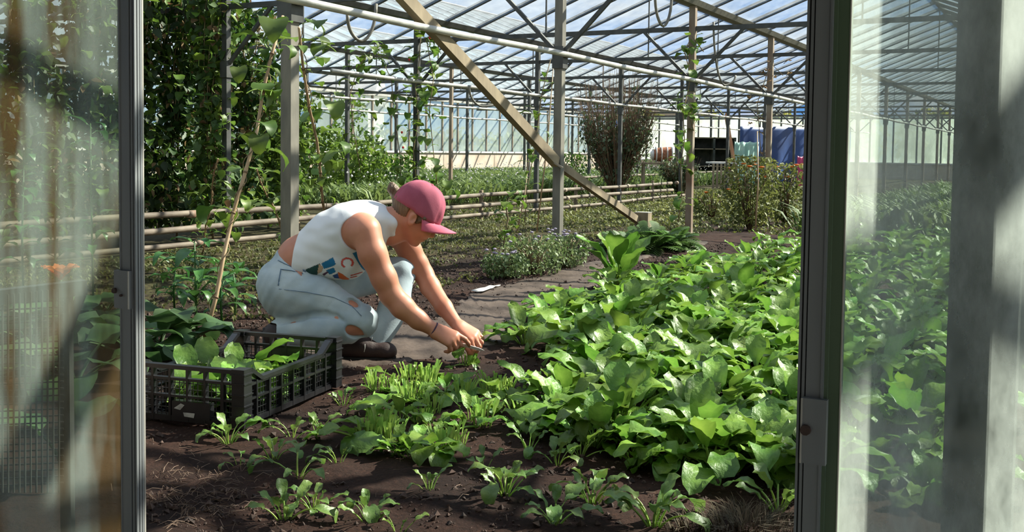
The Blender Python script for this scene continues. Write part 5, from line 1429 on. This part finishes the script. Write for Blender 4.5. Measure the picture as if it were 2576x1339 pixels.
cutp = np.minimum(np.maximum(u_ + .012, -.2), 9)                        # keep behind the ear below the cap line, all of it above
edge_ = np.where(v_ > .028, -1.0, np.where(u_ + .25 * v_ < -.022, -1.0, np.where((u_ > .014) & (u_ < .044) & (v_ > -.012), -1.0, .01)))
Hh.f = np.maximum(Hh.f, edge_.astype(np.float32)) + (.0009 * np.sin(u_ * 520 + v_ * 260 + 2 * np.sin(v_ * 60))).astype(np.float32)
ho = Hh.mesh('hair', M['hair'], person, ORG, 1)

# ---- baseball cap: domed crown of six panels, curved peak, button
CTH = math.radians(29); cF, cU = unit((math.cos(CTH), -.05, -math.sin(CTH))), unit((math.sin(CTH), 0, math.cos(CTH))); cS = unit(np.cross(cU, cF))
CO = P(1047, 531, -.012)
def CP(f, s, u): return Vector(CO + cF * f + cS * s + cU * u - ORG)
vs, fs = [], []; NA, NR = 72, 16
for i in range(NR + 1):
    ph = (math.pi / 2) * i / NR
    for j in range(NA):
        az = 2 * math.pi * j / NA
        seam_ = .0022 * max(0, math.cos(az * 6 + math.pi)) ** 14 * math.cos(ph)
        pk = 1 + .018 * math.sin(az * 3 + 1.1) * math.sin(ph * 2) + .012 * math.sin(az * 7 + ph * 9) * math.cos(ph)
        rf = .105 * pk - seam_ * 1.5; rs = .082 * pk - seam_
        z = math.sin(ph) ** .92 * .119 * (1 + .015 * math.sin(az * 5))
        cc = math.cos(ph) ** .78
        dip = -.012 * math.cos(az) * (1 - i / NR) if math.cos(az) > 0 else 0.004 * (1 - i / NR)
        vs.append(CP(rf * cc * math.cos(az) + .004 * math.sin(ph), rs * cc * math.sin(az), z + dip))
fs = [(i * NA + j, i * NA + (j + 1) % NA, (i + 1) * NA + (j + 1) % NA, (i + 1) * NA + j) for i in range(NR) for j in range(NA)]
capo = MB().add(vs, fs).build('cap', M['cap'], person, True)
md = capo.modifiers.new('cloth', 'SOLIDIFY'); md.thickness = .003; md.offset = 0
vs, fs = [], []; NU_, NV_ = 24, 8
for i in range(NU_ + 1):
    az = math.radians(-66 + 132 * i / NU_)
    for j in range(NV_ + 1):
        t_ = j / NV_; ext = .080 * math.cos(az * .95) ** .55 * t_
        rf, rs = .100 + ext, .080 + ext * .12
        f_ = rf * math.cos(az) if j else .098 * math.cos(az); s_ = rs * math.sin(az)
        u_b = -.008 * math.cos(az) - .72 * s_ * s_ / .08 * (.18 + .82 * t_) + .006 * t_
        vs.append(CP(f_, s_, u_b + .004))
fs = [(i * (NV_ + 1) + j, (i + 1) * (NV_ + 1) + j, (i + 1) * (NV_ + 1) + j + 1, i * (NV_ + 1) + j + 1) for i in range(NU_) for j in range(NV_)]
M['peak'] = mat('sunlit-toned pink peak', (0.47, 0.085, 0.14), (0.55, 0.12, 0.18), 12, 0.85, bump=0.04, bscale=200)  # paler than the crown: sunlight on the peak put into its colour
pk_ = MB().add(vs, fs).build('peak', M['peak'], capo, True)
md = pk_.modifiers.new('board', 'SOLIDIFY'); md.thickness = .004; md.offset = 0
bc = CP(.004, 0, .120)
MB().tube([bc - Vector(cU) * .004, bc, bc + Vector(cU) * .004], [.008, .008, .004], 10).build('button', M['cap'], capo, True)
for sd in (-1, 1):
    e = Vector(H(.082, sd * .030, .013) - ORG); vs, fs = [], []
    o = MB().tube([e + Vector(hF) * (-.010 + .02 * i / 6) for i in range(7)], [max(.0005, .0105 * math.sqrt(max(0, 1 - ((i - 3) / 3) ** 2))) for i in range(7)], 10).build('eye', M['eye'], person, True)

# ---- boots
BT = Field((P(820, 600, 0)[0], PD - .14, -.01), (P(1025, 600, 0)[0], PD + .14, P(900, 840, 0)[2]), .004)
gb = np.array(G(925, 906)); gy = gb[1]
def BP(px, z, dy=0): q = np.array(G(px, 906)); return np.array((q[0], gy + dy, z))
BT.chain([BP(872, .040), BP(930, .040), BP(972, .034)], [.036, .036, .034], .02, (DEP, 1.05)); BT.ell(BP(968, .034), np.eye(3), (.046, .040, .032), .02)
BT.chain([BP(905, .055), ankL + np.array((-.03, 0, -.02))], [.042, .046], .03)
BT.plane((0, 0, .014), (0, 0, -1), .004)
bt = BT.mesh('boot', M['boot'], person, ORG, 2)
vs = []; NB = 28
for z in (.0, .016):
    for i in range(NB):
        a = 2 * math.pi * i / NB; cx = BP(921, 0)[0]
        vs.append((cx + .118 * math.cos(a) - ORG[0], gy + (.044 - .006 * math.cos(a)) * math.sin(a) - ORG[1], z))
MB().add(vs, [tuple(reversed(range(NB))), tuple(range(NB, 2 * NB))] + [(i, (i + 1) % NB, NB + (i + 1) % NB, NB + i) for i in range(NB)]).build('sole', M['sole'], bt)
B2_ = Field((P(640, 600, 0)[0], PD - .24, -.01), (P(740, 600, 0)[0], PD + .04, P(700, 800, 0)[2]), .004)
a2 = ankR
B2_.chain([a2 + np.array((.01, 0, 0)), a2 + np.array((-.035, 0, -.005)), a2 + np.array((-.020, 0, -.095))], [.040, .042, .036], .02)
B2_.cone(a2 + np.array((-.020, 0, -.09)), .034, np.array((a2[0] + .02, a2[1], .030)), .030, .02); B2_.plane((0, 0, .001), (0, 0, -1), .004)
b2 = B2_.mesh('boot', M['boot'], person, ORG, 2)
MB().tube([Vector(a2 - ORG) + Vector((-.062, 0, .02)), Vector(a2 - ORG) + Vector((-.058, 0, -.05)), Vector(a2 - ORG) + Vector((-.048, 0, -.10))], [.022, .026, .024], 10).build('sole', M['sole'], b2, True)

# ---- bracelet
ax_ = unit(wrR - P(1052, 805, -.18)); u1 = unit(np.cross(ax_, (0, 0, 1))); u2 = np.cross(ax_, u1); c0 = wrR - ax_ * .008
ring = [Vector(c0 + (u1 * math.cos(q) + u2 * math.sin(q)) * .0285 - ORG) for q in np.linspace(0, 2 * math.pi, 25)]
MB().tube(ring, .0028, 6, False).build('bracelet', M['band'], person, True)

# ---- the knife in her right hand
k0 = P(1104, 851, -.155); k1 = P(1147, 863, -.150); k2 = P(1219, 883, -.140)
kn = thing('knife', 'slim harvesting knife held in the near hand of the crouching person', 'knife', tuple(k0))
MB().tube([Vector(k0 - k0), Vector((k1 - k0) * .5), Vector(k1 - k0)], [.009, .0105, .008], 8).build('handle', M['handle'], kn, True)
d_ = Vector(k2 - k1); e_ = Vector(k1 - k0); up_ = Vector((0.1, -.4, .9)).normalized(); sd_ = d_.cross(up_).normalized() * .0009
w1 = up_ * .007
MB().add([e_ - w1 - sd_, e_ - w1 + sd_, e_ + w1 + sd_, e_ + w1 - sd_, e_ + d_ * .85 - w1, e_ + d_ * .8 + w1 * .9 + sd_, e_ + d_ * .8 + w1 * .9 - sd_, e_ + d_ + w1 * .2],
         [(0, 1, 2, 3), (0, 3, 6, 4), (1, 4, 5, 2), (3, 2, 5, 6), (0, 4, 1), (4, 6, 7), (4, 7, 5), (5, 7, 6)]).build('blade', M['blade'], kn)
# leaves bunched in the far hand
for i, (az, tl, s) in enumerate([(0.3, .3, .5), (1.4, .5, .45), (2.8, .4, .5), (4.2, .6, .5), (5.3, 2.4, .5), (.9, 2.6, .5)]):
    if 'BED' in globals():
        o = link('held_leaf', BED[i % len(BED)]); o.location = tuple(P(1185, 858, -.04) + np.array((0, 0, -.05 if tl < 2 else .0)))
        o.rotation_euler = (0, tl, az); o.scale = (s, s, s)
        tag(o, 'bright leaf bunched in the far hand of the crouching person', 'leaf', 'leaves held in the far hand')
